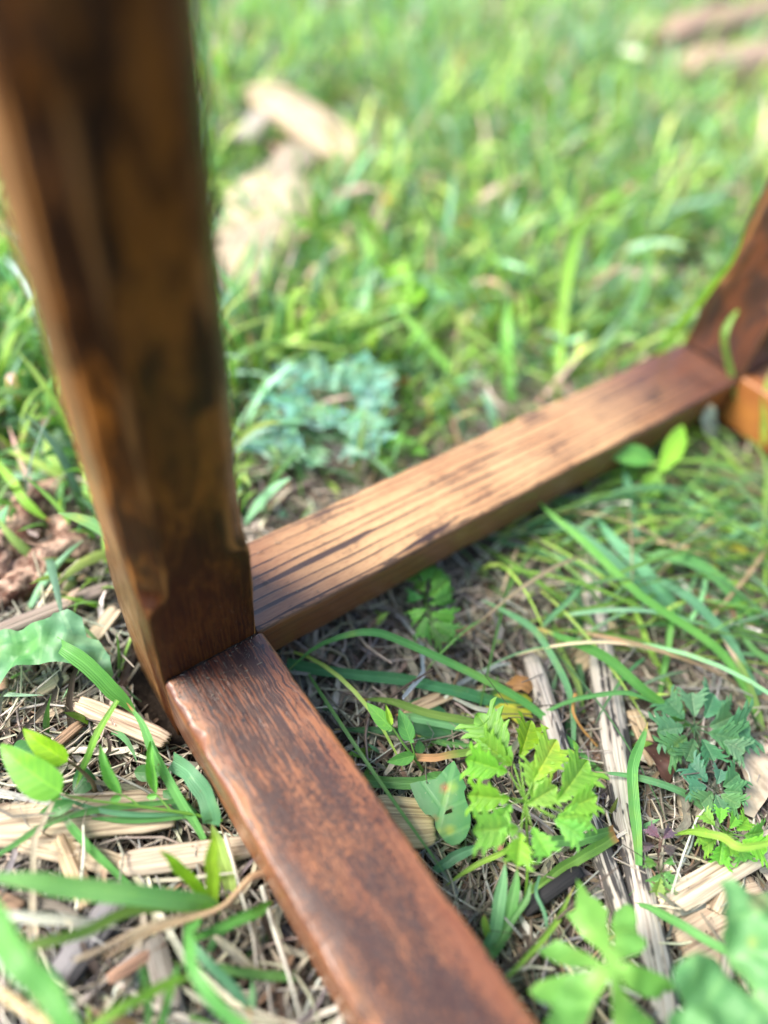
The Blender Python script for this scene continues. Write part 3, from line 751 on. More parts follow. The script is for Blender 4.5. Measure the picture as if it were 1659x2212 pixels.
while len(used) < 34 and tries < 900:                     # countable chips lying about in the grass
    tries += 1
    u, v = rng.uniform(0, 1659), rng.uniform(0, 2212)
    cn, cc_ = CH[int(rng.integers(5))]; reg = RG[min(3, int(v//553))][min(2, int(u//553))]
    if (cn, reg) in used: continue
    c = at(u, v, 0)
    if inside(np.array([c+[0, 0, .005]]), .03)[0]: continue
    ang = rng.uniform(0, 6.3); l = rng.uniform(.016, .05)
    e = c+np.array([math.cos(ang), math.sin(ang), 0])*l
    uu, vv, _ = project(e)
    if inside(np.array([e+[0, 0, .005], (c+e)/2+[0, 0, .005]]), .01).any(): continue
    used.add((cn, reg))
    chip('small %s wood chip half hidden in the litter at the %s of the photo' % (cn, reg), 'wood chip', (u, v, 10), (float(uu), float(vv), 10), rng.uniform(.004, .010)*F_PX/depth(c), 4,
         cc_, rng.uniform(0, .3), .7, 'wood_chip', 'small wood chips scattered over the ground')

def rotten_log():
    root = empty('rotten_log', at(95, 1160, 0)); tag(root, 'crumbling pinkish brown rotten wood at the left edge behind the leg', 'rotten wood')
    for i, (u, v, rx, ry, rz, a) in enumerate([(70, 1120, .034, .016, .016, .5), (120, 1205, .030, .014, .013, .3), (10, 1190, .026, .018, .015, .9), (60, 1255, .030, .010, .010, .2), (150, 1150, .014, .012, .012, 0)]):
        c = at(u, v, 4)
        bm = bmesh.new(); bmesh.ops.create_icosphere(bm, subdivisions=4, radius=1)
        for vt in bm.verts:
            p = vt.co.normalized(); q = Vector((p.x*rx*80, p.y*ry*80, p.z*rz*80+i*7))
            d = 1+.38*mnoise.noise(q)+.22*mnoise.noise(q*2.6)+.12*mnoise.noise(q*6)
            x, y, z = p.x*rx*d, p.y*ry*d, p.z*rz*d
            vt.co = (x*math.cos(a)-y*math.sin(a)+c[0], x*math.sin(a)+y*math.cos(a)+c[1], z+c[2])
        me = bpy.data.meshes.new('wood_lump'); bm.to_mesh(me); bm.free(); me.materials.append(M_ROT)
        for p in me.polygons: p.use_smooth = True
        me.transform(Matrix.Translation(-root.matrix_world.translation))
        o = bpy.data.objects.new('wood_lump', me); COL.objects.link(o); o.parent = root
rotten_log()

# ------------------------------------------------------------------ grass blades one can tell apart
LIME = (.27, .46, .07); GRN = (.14, .33, .10); TEAL = (.12, .30, .16); DRK = (.07, .19, .075); OLV = (.19, .31, .07); YEL = (.48, .46, .07); DRY = (.50, .34, .20); WHT = (.62, .58, .50); MINT = (.17, .40, .18)
NV = np.array([-.38, -.42, .82])
def blade(label, col, wpx, pts, tip='b', name='grass_plant', cat='grass plant', mat=None, brown=0.0, bcol=(.42, .22, .09), fold=.3, tube=False, twist=0.0, group=None, n=22, full=False):
    P = spline([at(*q) for q in pts], n)
    t = np.linspace(0, 1, n)
    if tip == 'a': s = 1-t
    else: s = t
    if tube: prof = .5+.5*(1-s)
    elif tip == 'ab': prof = np.sin(math.pi*np.clip(t, .02, .98))**.5
    elif tip == 'none': prof = np.ones(n)*(1+.06*np.sin(t*20))
    else: prof = (.62+.38*np.minimum(1, s*3.5))*np.clip((1-s)*3.2, .03, 1)**.75
    prof = prof*(1+.05*np.array([nz(x*5, 1, wpx) for x in t]))
    w = np.array([depth(p) for p in P])/F_PX*wpx*.5*prof
    c = np.tile(np.array(col), (n, 1))*(1+.10*np.array([nz(x*6, 1, 3+wpx) for x in t]))[:, None]
    if not brown and not tube and tip in 'ab' and label: brown = rng.choice([.0, .03, .05, .09, .14]); bcol = [(.42, .22, .09), (.50, .42, .14), (.55, .45, .3)][int(rng.integers(3))]
    if brown: 
        k = np.clip((s-(1-brown))/max(brown*.35, .02), 0, 1)[:, None]; c = c*(1-k)+np.array(bcol)*k
    if not tube and n > 10:
        ph_ = rng.uniform(0, 9); P = P+np.array([[nz(x*4, 1, ph_), nz(x*4, 1, ph_+5), nz(x*5, 1, ph_+9)] for x in t])*w.mean()*.4
        twist = twist+rng.normal(0, .25)
    T = np.gradient(P, axis=0); T /= np.linalg.norm(T, axis=1, keepdims=True)
    A = np.cross(T, NV); A /= np.linalg.norm(A, axis=1, keepdims=True); Bn = np.cross(A, T)
    tw = twist*(t-.3)
    A2 = A*np.cos(tw)[:, None]+Bn*np.sin(tw)[:, None]; B2 = np.cross(A2, T)
    K = 5 if not tube else 7
    V = []; UV = []; Cc = []
    Ls = np.concatenate([[0], np.linalg.norm(np.diff(P, axis=0), axis=1).cumsum()])
    for i in range(n):
        for k in range(K):
            if tube:
                a = 2*math.pi*k/K; V.append(P[i]+A2[i]*w[i]*math.cos(a)+B2[i]*w[i]*math.sin(a)); UV.append((k/K, Ls[i]))
            else:
                x = 2*k/(K-1)-1; V.append(P[i]+A2[i]*w[i]*x+B2[i]*w[i]*fold*(abs(x)-.5)); UV.append(((x+1)/2, Ls[i]))
            Cc.append(c[i])
    idx = np.arange(n*K).reshape(n, K)
    if tube:
        nx = np.roll(idx, -1, 1); F = np.stack([idx[:-1], nx[:-1], nx[1:], idx[1:]], -1).reshape(-1, 4)
    else: F = np.stack([idx[:-1, :-1], idx[:-1, 1:], idx[1:, 1:], idx[1:, :-1]], -1).reshape(-1, 4)
    o = mesh_np(name, np.array(V), F, mat or M_GRASS, np.array(Cc), np.array(UV))
    base = P[-1] if tip == 'a' else P[0]
    center_origin(o, base)
    if label: tag(o, label, cat, group)
    return o
def sub(parent, o):                # make a finished one-mesh object a part of parent
    o.data.transform(Matrix.Translation(Vector(o.location)-parent.matrix_world.translation)); o.location = (0, 0, 0); o.parent = parent
    for k in ('label', 'category', 'group'):
        if k in o: del o[k]
    return o

B_ = blade
# right of the near runner
B_('arching grass blade rising from the runner edge and bending down towards the cow parsley', (.13, .38, .10), 17, [(615, 1455, 12), (680, 1400, 26), (750, 1372, 34), (805, 1366, 36), (860, 1382, 33), (990, 1440, 24), (1100, 1497, 17), (1170, 1545, 12), (1235, 1605, 8), (1310, 1680, 4)], tip='a')
B_('dark teal grass blade lying straight below the arching blade', (.07, .24, .10), 24, [(620, 1432, 12), (720, 1450, 14), (850, 1464, 14), (960, 1487, 13), (1060, 1512, 11), (1150, 1540, 8)], tip='none')
B_('twisted yellow green blade with reddish edge above the small bindweed shoot', OLV, 17, [(768, 1509, 16), (850, 1515, 16), (920, 1540, 14), (1020, 1560, 12), (1050, 1575, 10)], tip='a', twist=1.2)
B_('straight bright blade running just under the twisted blade', MINT, 20, [(855, 1543, 10), (930, 1556, 11), (1040, 1582, 10)], tip='a')
B_('thin dark blade crossing behind the small bindweed shoot', DRK, 16, [(722, 1575, 6), (850, 1580, 7), (1010, 1608, 6)], tip='a')
B_('short green blade under the thin dark blade', GRN, 12, [(900, 1588, 8), (960, 1605, 8), (1020, 1612, 7)], tip='a')
B_('brown tipped dying blade crossing the top of the holed leaf', OLV, 16, [(1045, 1612, 16), (1000, 1625, 16), (940, 1637, 15), (872, 1634, 14)], tip='none', brown=.62, bcol=(.50, .28, .14))
B_('broad green blade poking out from the runner to the holed leaf', GRN, 25, [(775, 1681, 8), (860, 1692, 11), (930, 1684, 12), (975, 1670, 12)], tip='none')
B_('upper half of the folded grass blade with a brown kink', GRN, 24, [(1180, 1822, 12), (1260, 1812, 14), (1325, 1795, 15)], tip='none', brown=.08)
B_('lower half of the folded grass blade, yellow along its edge', (.18, .36, .07), 25, [(1148, 1930, 5), (1210, 1880, 9), (1275, 1840, 13), (1328, 1806, 15)], tip='none', brown=.06)
B_('upright blade bent over the long weathered stick', (.13, .38, .09), 25, [(1398, 1560, 30), (1385, 1605, 26), (1364, 1660, 22), (1369, 1736, 18), (1377, 1800, 15), (1381, 1870, 12)], tip='a')
B_('thin horizontal blade crossing the long weathered stick', MINT, 15, [(1285, 1666, 16), (1372, 1678, 18), (1455, 1704, 14), (1490, 1722, 8), (1525, 1752, 4)], tip='a')
B_('blurred raised blade crossing the small bright plant at the right edge', LIME, 18, [(1440, 1806, 6), (1500, 1796, 22), (1560, 1808, 32), (1602, 1830, 36), (1700, 1815, 38)], tip='a')
B_('short dark leaf blade pointing up right beside the lobed leaf', GRN, 24, [(1352, 1948, 6), (1400, 1915, 10), (1453, 1882, 14)], tip='b')
B_('long blade running down right between the two lobed leaves', (.13, .35, .10), 19, [(1352, 1948, 6), (1405, 1962, 14), (1458, 1988, 22), (1520, 2025, 28), (1580, 2060, 32), (1640, 2100, 34)], tip='a')
B_('lime blade left of the lobed leaf leaning to the runner', LIME, 14, [(1242, 1912, 12), (1205, 1985, 16), (1155, 2048, 20), (1095, 2110, 24)], tip='a')
B_('pale upright blade under the cow parsley leaf, left one', MINT, 28, [(1040, 2060, 4), (1068, 2010, 8), (1080, 1940, 14), (1092, 1858, 20)], tip='b')
B_('pale upright blade under the cow parsley leaf, right one', (.13, .34, .10), 26, [(1055, 2075, 4), (1095, 2000, 8), (1108, 1940, 14), (1118, 1870, 20)], tip='b')
B_('dull teal blade beside the runner below the holed leaf', TEAL, 24, [(938, 1880, 5), (985, 1850, 9), (1040, 1824, 10)], tip='b')
B_('thin lime blade beside the runner below the teal blade', LIME, 12, [(960, 1915, 5), (1020, 1872, 9), (1080, 1845, 12), (1110, 1820, 12)], tip='a')
B_('narrow green blade lower right of the runner', GRN, 15, [(1068, 2055, 5), (1100, 2000, 10), (1135, 1945, 16), (1150, 1900, 18)], tip='b')
B_('short lime blade standing by the runner at the bottom', LIME, 16, [(1060, 2040, 4), (1050, 2005, 10), (1045, 1975, 12)], tip='b')
B_('thin dark blade hanging beside the charred twig', TEAL, 8, [(1165, 1890, 14), (1158, 1930, 14), (1178, 1980, 14), (1180, 2050, 12)], tip='b')
# long tangle at the right
B_('long blade sweeping from the rail down to the dark parsley at the right', (.15, .39, .08), 19, [(1136, 1055, 30), (1195, 1115, 34), (1260, 1170, 34), (1386, 1290, 30), (1500, 1365, 25), (1560, 1412, 20), (1610, 1490, 12), (1645, 1570, 5)], tip='a')
B_('teal blade arching beside the rail at the top of the tangle', TEAL, 22, [(1120, 1150, 10), (1160, 1128, 18), (1210, 1130, 22), (1314, 1200, 22), (1400, 1280, 16), (1450, 1330, 8)], tip='a')
B_('broad glossy mint blade in the middle of the tangle', (.16, .40, .21), 28, [(1280, 1105, 24), (1330, 1170, 26), (1385, 1225, 24), (1440, 1290, 16), (1465, 1330, 8)], tip='a')
B_('broad arched blade with pale flecks at the right of the tangle', (.14, .36, .11), 27, [(1392, 1206, 18), (1430, 1198, 26), (1480, 1208, 28), (1545, 1245, 24), (1600, 1305, 16), (1640, 1350, 8)], tip='a')
B_('bluish green blade curving down towards the right edge', TEAL, 21, [(1395, 1232, 20), (1440, 1262, 24), (1494, 1297, 25), (1555, 1358, 20), (1600, 1430, 14), (1640, 1500, 6)], tip='a')
B_('ribbed blade crossing the long stick towards the dark parsley', (.12, .34, .075), 22, [(1143, 1352, 20), (1224, 1381, 25), (1314, 1425, 24), (1386, 1488, 18), (1440, 1530, 12), (1500, 1582, 5)], tip='a')
B_('slender blade hanging down between stick and splinter', MINT, 15, [(1040, 1295, 22), (1100, 1325, 24), (1155, 1362, 24), (1205, 1440, 20), (1235, 1517, 14), (1240, 1600, 6)], tip='a')
B_('thin arched blade joining the splinter and the dark parsley', (.13, .36, .11), 10, [(1165, 1545, 10), (1215, 1520, 18), (1262, 1506, 23), (1340, 1496, 25), (1385, 1506, 22), (1430, 1528, 15)], tip='b')
B_('upright blade left of the leaf pair under the rail', TEAL, 19, [(1345, 985, 30), (1355, 1050, 24), (1368, 1120, 18), (1378, 1190, 10)], tip='a')
B_('upright lime blade right below the leaf pair', LIME, 16, [(1375, 1040, 24), (1400, 1110, 20), (1425, 1190, 12), (1450, 1240, 6)], tip='a')
B_('yellow green vertical blade at the far right edge', LIME, 12, [(1655, 1000, 34), (1653, 1100, 26), (1655, 1200, 16), (1652, 1290, 8)], tip='a')
B_('blade bending down right of the leaf pair', GRN, 17, [(1462, 1045, 12), (1500, 1060, 22), (1540, 1080, 24), (1580, 1120, 18), (1625, 1175, 8)], tip='a')
B_('yellowing bent blade at the right edge, upright part', YEL, 13, [(1545, 1235, 6), (1543, 1200, 10), (1540, 1168, 14)], tip='none')
B_('yellowing bent blade at the right edge, horizontal part', YEL, 13, [(1540, 1170, 14), (1580, 1180, 13), (1630, 1198, 12)], tip='b')
B_('steep green blade crossing the tangle upward', (.14, .37, .07), 15, [(1422, 1510, 4), (1440, 1420, 14), (1448, 1360, 20), (1456, 1300, 24)], tip='b')
B_('lime blade running under the tangle to the stick', LIME, 14, [(1330, 1250, 12), (1375, 1330, 14), (1400, 1400, 12), (1440, 1470, 8), (1480, 1540, 4)], tip='a')
B_('thin blade leaning across the long stick with a dry tip', MINT, 12, [(1262, 1258, 22), (1225, 1300, 22), (1185, 1338, 20), (1156, 1372, 16)], tip='b', brown=.2, bcol=(.6, .36, .08))
B_('dark blade in the hollow beside the long stick', DRK, 16, [(1230, 1200, 8), (1250, 1300, 10), (1245, 1400, 8), (1262, 1500, 4)], tip='a')
B_('olive blade hooked around the splinter tip', OLV, 14, [(1190, 1320, 8), (1210, 1400, 14), (1245, 1470, 12), (1260, 1540, 6)], tip='a')
B_('orange dead stem curling beside the long stick', (.52, .27, .08), 9, [(1243, 1500, 16), (1238, 1535, 16), (1255, 1570, 12), (1290, 1612, 5)], tip='b', mat=M_STRAW, tube=True)
B_('pair of thin green stems crossing at the right edge, upper', LIME, 8, [(1520, 1330, 12), (1580, 1310, 18), (1670, 1290, 20)], tip='b')
B_('small green blade over the dark parsley at the right edge', GRN, 14, [(1590, 1300, 14), (1610, 1380, 16), (1650, 1420, 14), (1690, 1440, 12)], tip='b')
B_('thin blade with tan withered streak ending in the dark parsley', OLV, 14, [(1560, 1380, 20), (1600, 1440, 18), (1630, 1510, 12), (1655, 1600, 5)], tip='a', brown=.3, bcol=(.6, .42, .3))
# far leg
B_('lime blade climbing along the edge of the far leg', (.24, .47, .04), 14, [(1410, 775, 30), (1425, 760, 41), (1465, 705, 69), (1500, 665, 89), (1541, 613, 113), (1584, 555, 137), (1612, 485, 160)], tip='b', brown=.01)
B_('blurred blade curving up in front of the far leg', (.24, .42, .08), 17, [(1640, 950, 4), (1600, 880, 30), (1575, 790, 62), (1564, 730, 84), (1578, 690, 95), (1604, 655, 102)], tip='b')
B_('pale green blade standing at the right edge in front of the orange runner', LIME, 18, [(1650, 960, 20), (1652, 880, 45), (1662, 800, 66)], tip='b')
# meadow behind
B_('tall blurred yellow green blade standing behind the rail', (.26, .48, .07), 24, [(1205, 845, 4), (1208, 740, 26), (1220, 620, 52), (1245, 520, 72), (1275, 440, 88)], tip='b')
B_('blurred blade with a dry tip slanting right at mid meadow', (.22, .44, .07), 22, [(1265, 470, 40), (1300, 440, 60), (1340, 415, 68), (1385, 392, 70)], tip='b', brown=.35, bcol=(.45, .30, .17))
B_('blurred broad blade rising behind the rail at its middle', (.18, .46, .08), 26, [(1105, 880, 3), (1098, 800, 22), (1094, 720, 42), (1098, 650, 56)], tip='b')
B_('blurred blade leaning right beside the tall yellow green blade', GRN, 18, [(1325, 735, 4), (1370, 670, 28), (1395, 600, 45), (1410, 490, 70)], tip='b')
B_('blurred stem with side leaves rising to the left behind the rail', (.2, .44, .08), 20, [(1010, 845, 3), (960, 790, 20), (905, 720, 34), (860, 670, 42)], tip='b')
B_('bent blurred blade forming an angle in the upper meadow', (.2, .45, .12), 14, [(1110, 370, 12), (1112, 330, 34), (1118, 285, 52), (1150, 265, 58), (1210, 262, 56)], tip='b')
# left bottom
B_('cut lime blade leaning right with a dry tip at the left', (.20, .44, .06), 15, [(163, 1701, 14), (185, 1645, 22), (210, 1585, 30), (254, 1513, 38)], tip='a', brown=.0)
B_('long blade leaning left from the base of the runner with a dry tip', (.13, .36, .10), 21, [(440, 1815, 8), (415, 1765, 14), (393, 1736, 17), (336, 1632, 26), (307, 1562, 32), (275, 1517, 34)], tip='b', brown=.07)
B_('wide grey green blade folded against the side of the runner', (.10, .27, .13), 38, [(372, 1640, 20), (412, 1672, 26), (445, 1722, 24), (456, 1765, 20), (458, 1780, 18)], tip='none')
B_('straight dark blade lying on the large pale chip', (.09, .26, .07), 14, [(198, 1768, 13), (288, 1771, 13), (410, 1765, 13)], tip='ab')
B_('long thin blade drooping from the pale chip to the left edge', (.09, .26, .07), 14, [(410, 1726, 14), (371, 1731, 16), (216, 1748, 18), (108, 1776, 18), (30, 1826, 16), (-30, 1860, 14)], tip='a')
B_('thin curved blade crossing over the bindweed stem on the pale chip', TEAL, 12, [(115, 1716, 16), (216, 1750, 18), (306, 1760, 16), (420, 1758, 12)], tip='ab')
B_('oblique green blade with a dry white tip over the thin sliver', (.11, .32, .08), 19, [(285, 1915, 6), (216, 1855, 12), (180, 1815, 15), (149, 1778, 17), (110, 1728, 19)], tip='b', brown=.28, bcol=(.62, .56, .48))
tuft = empty('grass_tuft', at(478, 1960, 0)); tag(tuft, 'young grass tuft with short lime shoots sprouting beside the near runner', 'grass tuft')
for c, w, p in (((.25, .50, .03), 26, [(462, 1955, 6), (420, 1908, 24), (385, 1872, 36), (345, 1838, 46)]),
                ((.30, .52, .04), 30, [(462, 1958, 6), (459, 1900, 28), (459, 1850, 44), (462, 1795, 60)]),
                ((.36, .50, .14), 30, [(500, 1950, 2), (490, 1890, 10), (475, 1830, 18), (460, 1780, 26)]),
                (GRN, 46, [(470, 1960, 16), (428, 1946, 36), (288, 1931, 50), (144, 1914, 56), (50, 1900, 58), (-60, 1888, 56)]),
                (OLV, 24, [(480, 1965, 12), (306, 1962, 34), (180, 2013, 44), (61, 2042, 46), (-40, 2060, 44)])):
    sub(tuft, blade(None, c, w, p, tip='b', name='blade'))
B_('tan withered stem curving from the tuft to the bottom left, upper', DRY, 18, [(590, 1888, 20), (548, 1892, 26), (510, 1930, 28), (468, 1965, 30), (324, 2015, 34), (225, 2070, 34)], tip='b', mat=M_STRAW, cat='straw', name='straw', tube=True)
B_('second tan withered stem curving from the tuft, lower and paler', (.52, .38, .25), 20, [(450, 1975, 24), (380, 1985, 30), (306, 2008, 34), (220, 2050, 34), (160, 2075, 32)], tip='b', mat=M_STRAW, cat='straw', name='straw', tube=True)
B_('blurred white straw crossing the left edge below the wide blade', WHT, 26, [(-40, 1970, 40), (108, 1982, 38), (180, 1990, 36), (262, 2002, 30)], tip='b', mat=M_STRAW, cat='straw', name='straw', fold=.6)
B_('huge blurred grass blade crossing the bottom left corner', (.11, .31, .075), 74, [(-40, 1940, 64), (0, 2010, 72), (54, 2085, 76), (108, 2155, 74), (158, 2230, 70)], tip='none')
B_('blurred yellow straw in the bottom left corner', (.62, .46, .24), 22, [(-30, 2125, 52), (50, 2178, 54), (130, 2235, 52)], tip='none', mat=M_STRAW, cat='straw', name='straw')
B_('lime blade slanting up right at the bottom left', (.22, .44, .05), 24, [(190, 2230, 44), (250, 2185, 46), (306, 2152, 46), (370, 2122, 42), (420, 2105, 38)], tip='b')
B_('broad blade arching down to the bottom edge left of the runner', (.11, .33, .08), 30, [(420, 1985, 30), (407, 2035, 40), (412, 2085, 46), (450, 2150, 48), (530, 2225, 44)], tip='none')
B_('darker blade beside the arching one near the bottom edge', TEAL, 22, [(412, 2030, 28), (450, 2080, 30), (510, 2140, 28), (545, 2200, 22)], tip='b')
B_('short blurred upright blade at the bottom left', GRN, 18, [(318, 2225, 20), (322, 2170, 34), (310, 2110, 46), (308, 2080, 52)], tip='b')
B_('blade rising from the bottom edge to the withered stems', (.12, .34, .07), 20, [(345, 2225, 22), (368, 2140, 30), (385, 2080, 34)], tip='b')
B_('dark green blade pointing right under the withered stem', (.09, .27, .05), 24, [(421, 2026, 26), (504, 1992, 26), (560, 1965, 24), (590, 1950, 20)], tip='b')
B_('faint green blade lying low towards the bottom of the runner', (.12, .28, .07), 20, [(470, 2090, 16), (560, 2105, 14), (640, 2110, 10)], tip='none')
B_('thin white straw leaning on the near runner', WHT, 9, [(486, 1801, 20), (518, 1916, 18), (545, 2020, 16), (556, 2100, 14)], tip='b', mat=M_STRAW, cat='straw', name='straw', tube=True)
B_('thicker white straw under the near runner at the bottom', WHT, 13, [(566, 1915, 10), (590, 2000, 14), (622, 2100, 14), (650, 2200, 12)], tip='b', mat=M_STRAW, cat='straw', name='straw', tube=True)
B_('white straw parallel to the thicker one, further left', (.55, .50, .42), 11, [(555, 2030, 8), (575, 2100, 10), (588, 2200, 10)], tip='b', mat=M_STRAW, cat='straw', name='straw', tube=True)
B_('flat beige dead blade bending at the bottom left of the runner', (.52, .44, .32), 22, [(450, 2010, 14), (500, 2050, 18), (540, 2090, 14), (600, 2110, 8)], tip='ab', mat=M_STRAW, cat='straw', name='straw', fold=.5)
B_('broad green blade running from the broad leaf to the foot of the leg', (.10, .31, .06), 36, [(110, 1378, 34), (160, 1415, 36), (215, 1460, 30), (262, 1508, 20), (300, 1550, 10)], tip='b')
B_('lime blade hanging in the upper left beside the leg', (.24, .46, .05), 20, [(-20, 985, 30), (25, 1040, 30), (62, 1092, 26), (110, 1125, 18)], tip='b')
B_('blurred lime blade at the left edge beside the white chip', LIME, 26, [(50, 800, 6), (55, 740, 26), (62, 680, 44)], tip='b')
B_('small green blade standing by the leg left side', GRN, 16, [(135, 1120, 6), (130, 1075, 16), (135, 1030, 24)], tip='b')
B_('blurred grass blade at the left edge high beside the leg', (.13, .36, .1), 30, [(-10, 800, 4), (5, 720, 24), (30, 640, 44)], tip='b')
B_('thin dark twig straw crossing the soil at the left of the pale chip', (.16, .08, .06), 8, [(-10, 1900, 6), (60, 1920, 8), (120, 1955, 6)], tip='b', mat=M_STRAW, cat='twig', name='thin_twig', tube=True)

# ------------------------------------------------------------------ leaves
def lobe(acc, b, t, hw, col, n=13, teeth=0, td=.25, arch=.08, fold=.18, pa=.75, pb=.8, K=5, N=None, droop=0.0, col2=None, wave=0.0, sd=0.0):
    b = np.asarray(b, float); t = np.asarray(t, float); L = np.linalg.norm(t-b)
    Nn = NV/np.linalg.norm(NV) if N is None else N
    T = (t-b)/L; A = np.cross(T, Nn); A /= np.linalg.norm(A); Bn = np.cross(A, T)
    if Bn[2] < 0: Bn = -Bn
    if teeth: n = teeth*4+1
    V = []; U = []; C = []
    for i in range(n):
        x = i/(n-1); w = hw*max(.02, math.sin(math.pi*min(1, max(0, x))**pa))**pb
        if teeth:
            ph = (x*teeth) % 1.0
            w *= 1-td*(1-ph if ph > .001 else 1.0)*min(1, 6*(1-x))
        c = b+T*L*x+Bn*(L*arch*4*x*(1-x)-droop*L*x*x)
        for k in range(K):
            y = 2*k/(K-1)-1
            fwd_ = T*abs(y)*w*(.25 if teeth else 0)
            V.append(c+A*y*w+fwd_+Bn*(abs(y)*w*fold*2-w*fold+wave*hw*math.sin(x*11+y*2+sd)))
            U.append(((y+1)/2, x*L))
            cc = np.array(col if col2 is None else [a_+(b_-a_)*x for a_, b_ in zip(col, col2)])
            C.append(cc)
    idx = np.arange(n*K).reshape(n, K)
    F = np.stack([idx[:-1, :-1], idx[:-1, 1:], idx[1:, 1:], idx[1:, :-1]], -1).reshape(-1, 4)
    acc.add((np.array(V), F, np.array(C), np.array(U)))
def pw(px, P): return px*depth(P)/F_PX
def leaf_obj(name, parent, b, t, wpx, col, label=None, **kw):
    a = Acc(); B = at(*b); T = at(*t); lobe(a, B, T, pw(wpx, B)/2, col, **kw)
    o = a.build(name, M_LEAF, parent)
    if label: o['label'] = label
    return o
def stem_obj(name, parent, pts, wpx, col, mat=None):
    return sub(parent, blade(None, col, wpx, pts, tip='b', name=name, tube=True, mat=mat or M_GRASS, n=16))

# feathery leaflet of the parsley kind: one thin blade cut into toothed lobes
def leaflet(parent, b, t, col, wr=.55, pairs=4, name='leaflet', curl=0.0):
    B = at(*b); T = at(*t); L = np.linalg.norm(T-B); D = (T-B)/L
    Nn = NV/np.linalg.norm(NV)+rng.normal(0, .12, 3)
    A = np.cross(D, Nn); A /= np.linalg.norm(A); Bn = np.cross(A, D)
    if Bn[2] < 0: Bn = -Bn
    V = []; U = []; C = []; m = 15; ns = pairs*m+8; rows = (0, .3, .55, .8, 1.0); F = []
    droop = rng.uniform(.05, .22)+curl*.3; side_up = rng.normal(.10, .10)
    c0 = np.clip(np.array(col)*(1+rng.normal(0, .16))*np.array([1+rng.normal(0, .12), 1, 1+rng.normal(0, .2)]), 0, 1)
    for sgn in (-1, 1):
        base = len(V)
        for i in range(ns):
            if i < pairs*m:
                l = i//m; p = (i % m)/(m-1)
                xm = .04+.74*(l+p)/pairs; xc = .04+.74*(l+.35)/pairs
                env = wr*.92*math.sin(math.pi*min(1, .16+.84*(1-xc)*.92))**.8*(.6+.4*(l > 0))
                rr = env*.92*(.09+.91*math.sin(math.pi*p)**1.0)
                tooth = abs(((p*3.0) % 1.0)-.5)*2
                rr *= 1-.26*tooth
                xo = xm+.62*env*math.sin(math.pi*p)**1.0+(p-.45)*env*.30*math.sin(math.pi*p)**.5
                hgt = .09*math.sin(math.pi*p)
            else:
                q = (i-pairs*m)/7.0; xm = .78+.22*q
                rr = .17*wr/.6*math.sin(math.pi*min(.999, .35+.65*q))**.8*(1-.22*abs(((q*3) % 1)-.5)*2)+.0005; xo = xm+.02*(1-q); hgt = .05
            for w in rows:
                x = xm+(xo-xm)*w; y = rr*w*sgn
                z = hgt*w*(1-.2*w)-droop*x*x+side_up*abs(y)-curl*.9*y*y/max(.05, wr)
                V.append(B+L*(D*x+A*y+Bn*z)); U.append((.5+.5*w*.7*sgn, x*L))
                C.append(c0*(.80+.34*w))
        R = len(rows)
        for i in range(ns-1):
            for k in range(R-1):
                a = base+i*R+k
                q_ = (a, a+1, a+R+1, a+R)
                F.append(q_ if sgn > 0 else q_[::-1])
    acc = Acc(); acc.add((np.array(V), np.array(F), np.array(C), np.array(U)))
    return acc.build(name, M_LEAF, parent)

def parsley(name, label, base, hub, lf, col, stemcol, cat='plant', wr=.55, curl=0.0, stempx=6, mid=None, split=0):
    root = empty(name, at(*base)); tag(root, label, cat)
    pts = [base]+([mid] if mid else [])+[hub]
    stem_obj('stem', root, pts, stempx, stemcol)
    for b, t in lf:
        sp = blade(None, stemcol, stempx*.6, [hub, ((hub[0]+b[0])/2, (hub[1]+b[1])/2, (hub[2]+b[2])/2+1), b], tip='b', name='stalk', tube=True, n=6)
        sub(root, sp)
        if not split: leaflet(root, b, t, col, wr, curl=curl); continue
        b3, t3 = np.array(b, float), np.array(t, float); dv = t3-b3; nn = np.array([-dv[1], dv[0], 0])
        for q in range(split):
            x = q/(split-1); sg = 1 if q % 2 else -1
            p = b3+dv*x*.85; e = p+dv*.26+nn*sg*.32*(1-.8*x*(q == split-1))+np.array([0, 0, rng.uniform(-1, 3)])
            leaflet(root, tuple(p), tuple(e), col, wr, pairs=2, curl=curl)
    return root
BR = (.20, .42, .055)
parsley('cow_parsley', 'bright yellow green feathery leaf spreading beside the holed leaf', (1135, 1960, 1), (1135, 1730, 40), [
    ((1110, 1650, 45), (1028, 1540, 50)), ((1122, 1640, 46), (1150, 1556, 50)), ((1150, 1690, 46), (1206, 1597, 50)),
    ((1200, 1735, 44), (1278, 1642, 50)), ((1215, 1752, 42), (1292, 1722, 46)), ((1200, 1765, 42), (1285, 1760, 42)),
    ((1105, 1725, 44), (1012, 1722, 46)), ((1100, 1668, 46), (1005, 1640, 48)), ((1125, 1790, 40), (1022, 1795, 44)),
    ((1125, 1795, 40), (1120, 1868, 44)), ((1148, 1785, 40), (1186, 1850, 42)), ((1195, 1768, 41), (1262, 1812, 42)),
    ((1110, 1655, 45), (1030, 1598, 47)), ((1150, 1730, 42), (1160, 1640, 48)), ((1105, 1735, 43), (1068, 1790, 44)), ((1135, 1740, 42), (1205, 1700, 46))],
    BR, (.20, .38, .06), 'cow parsley', wr=.56, stempx=9, mid=(1140, 1850, 18))
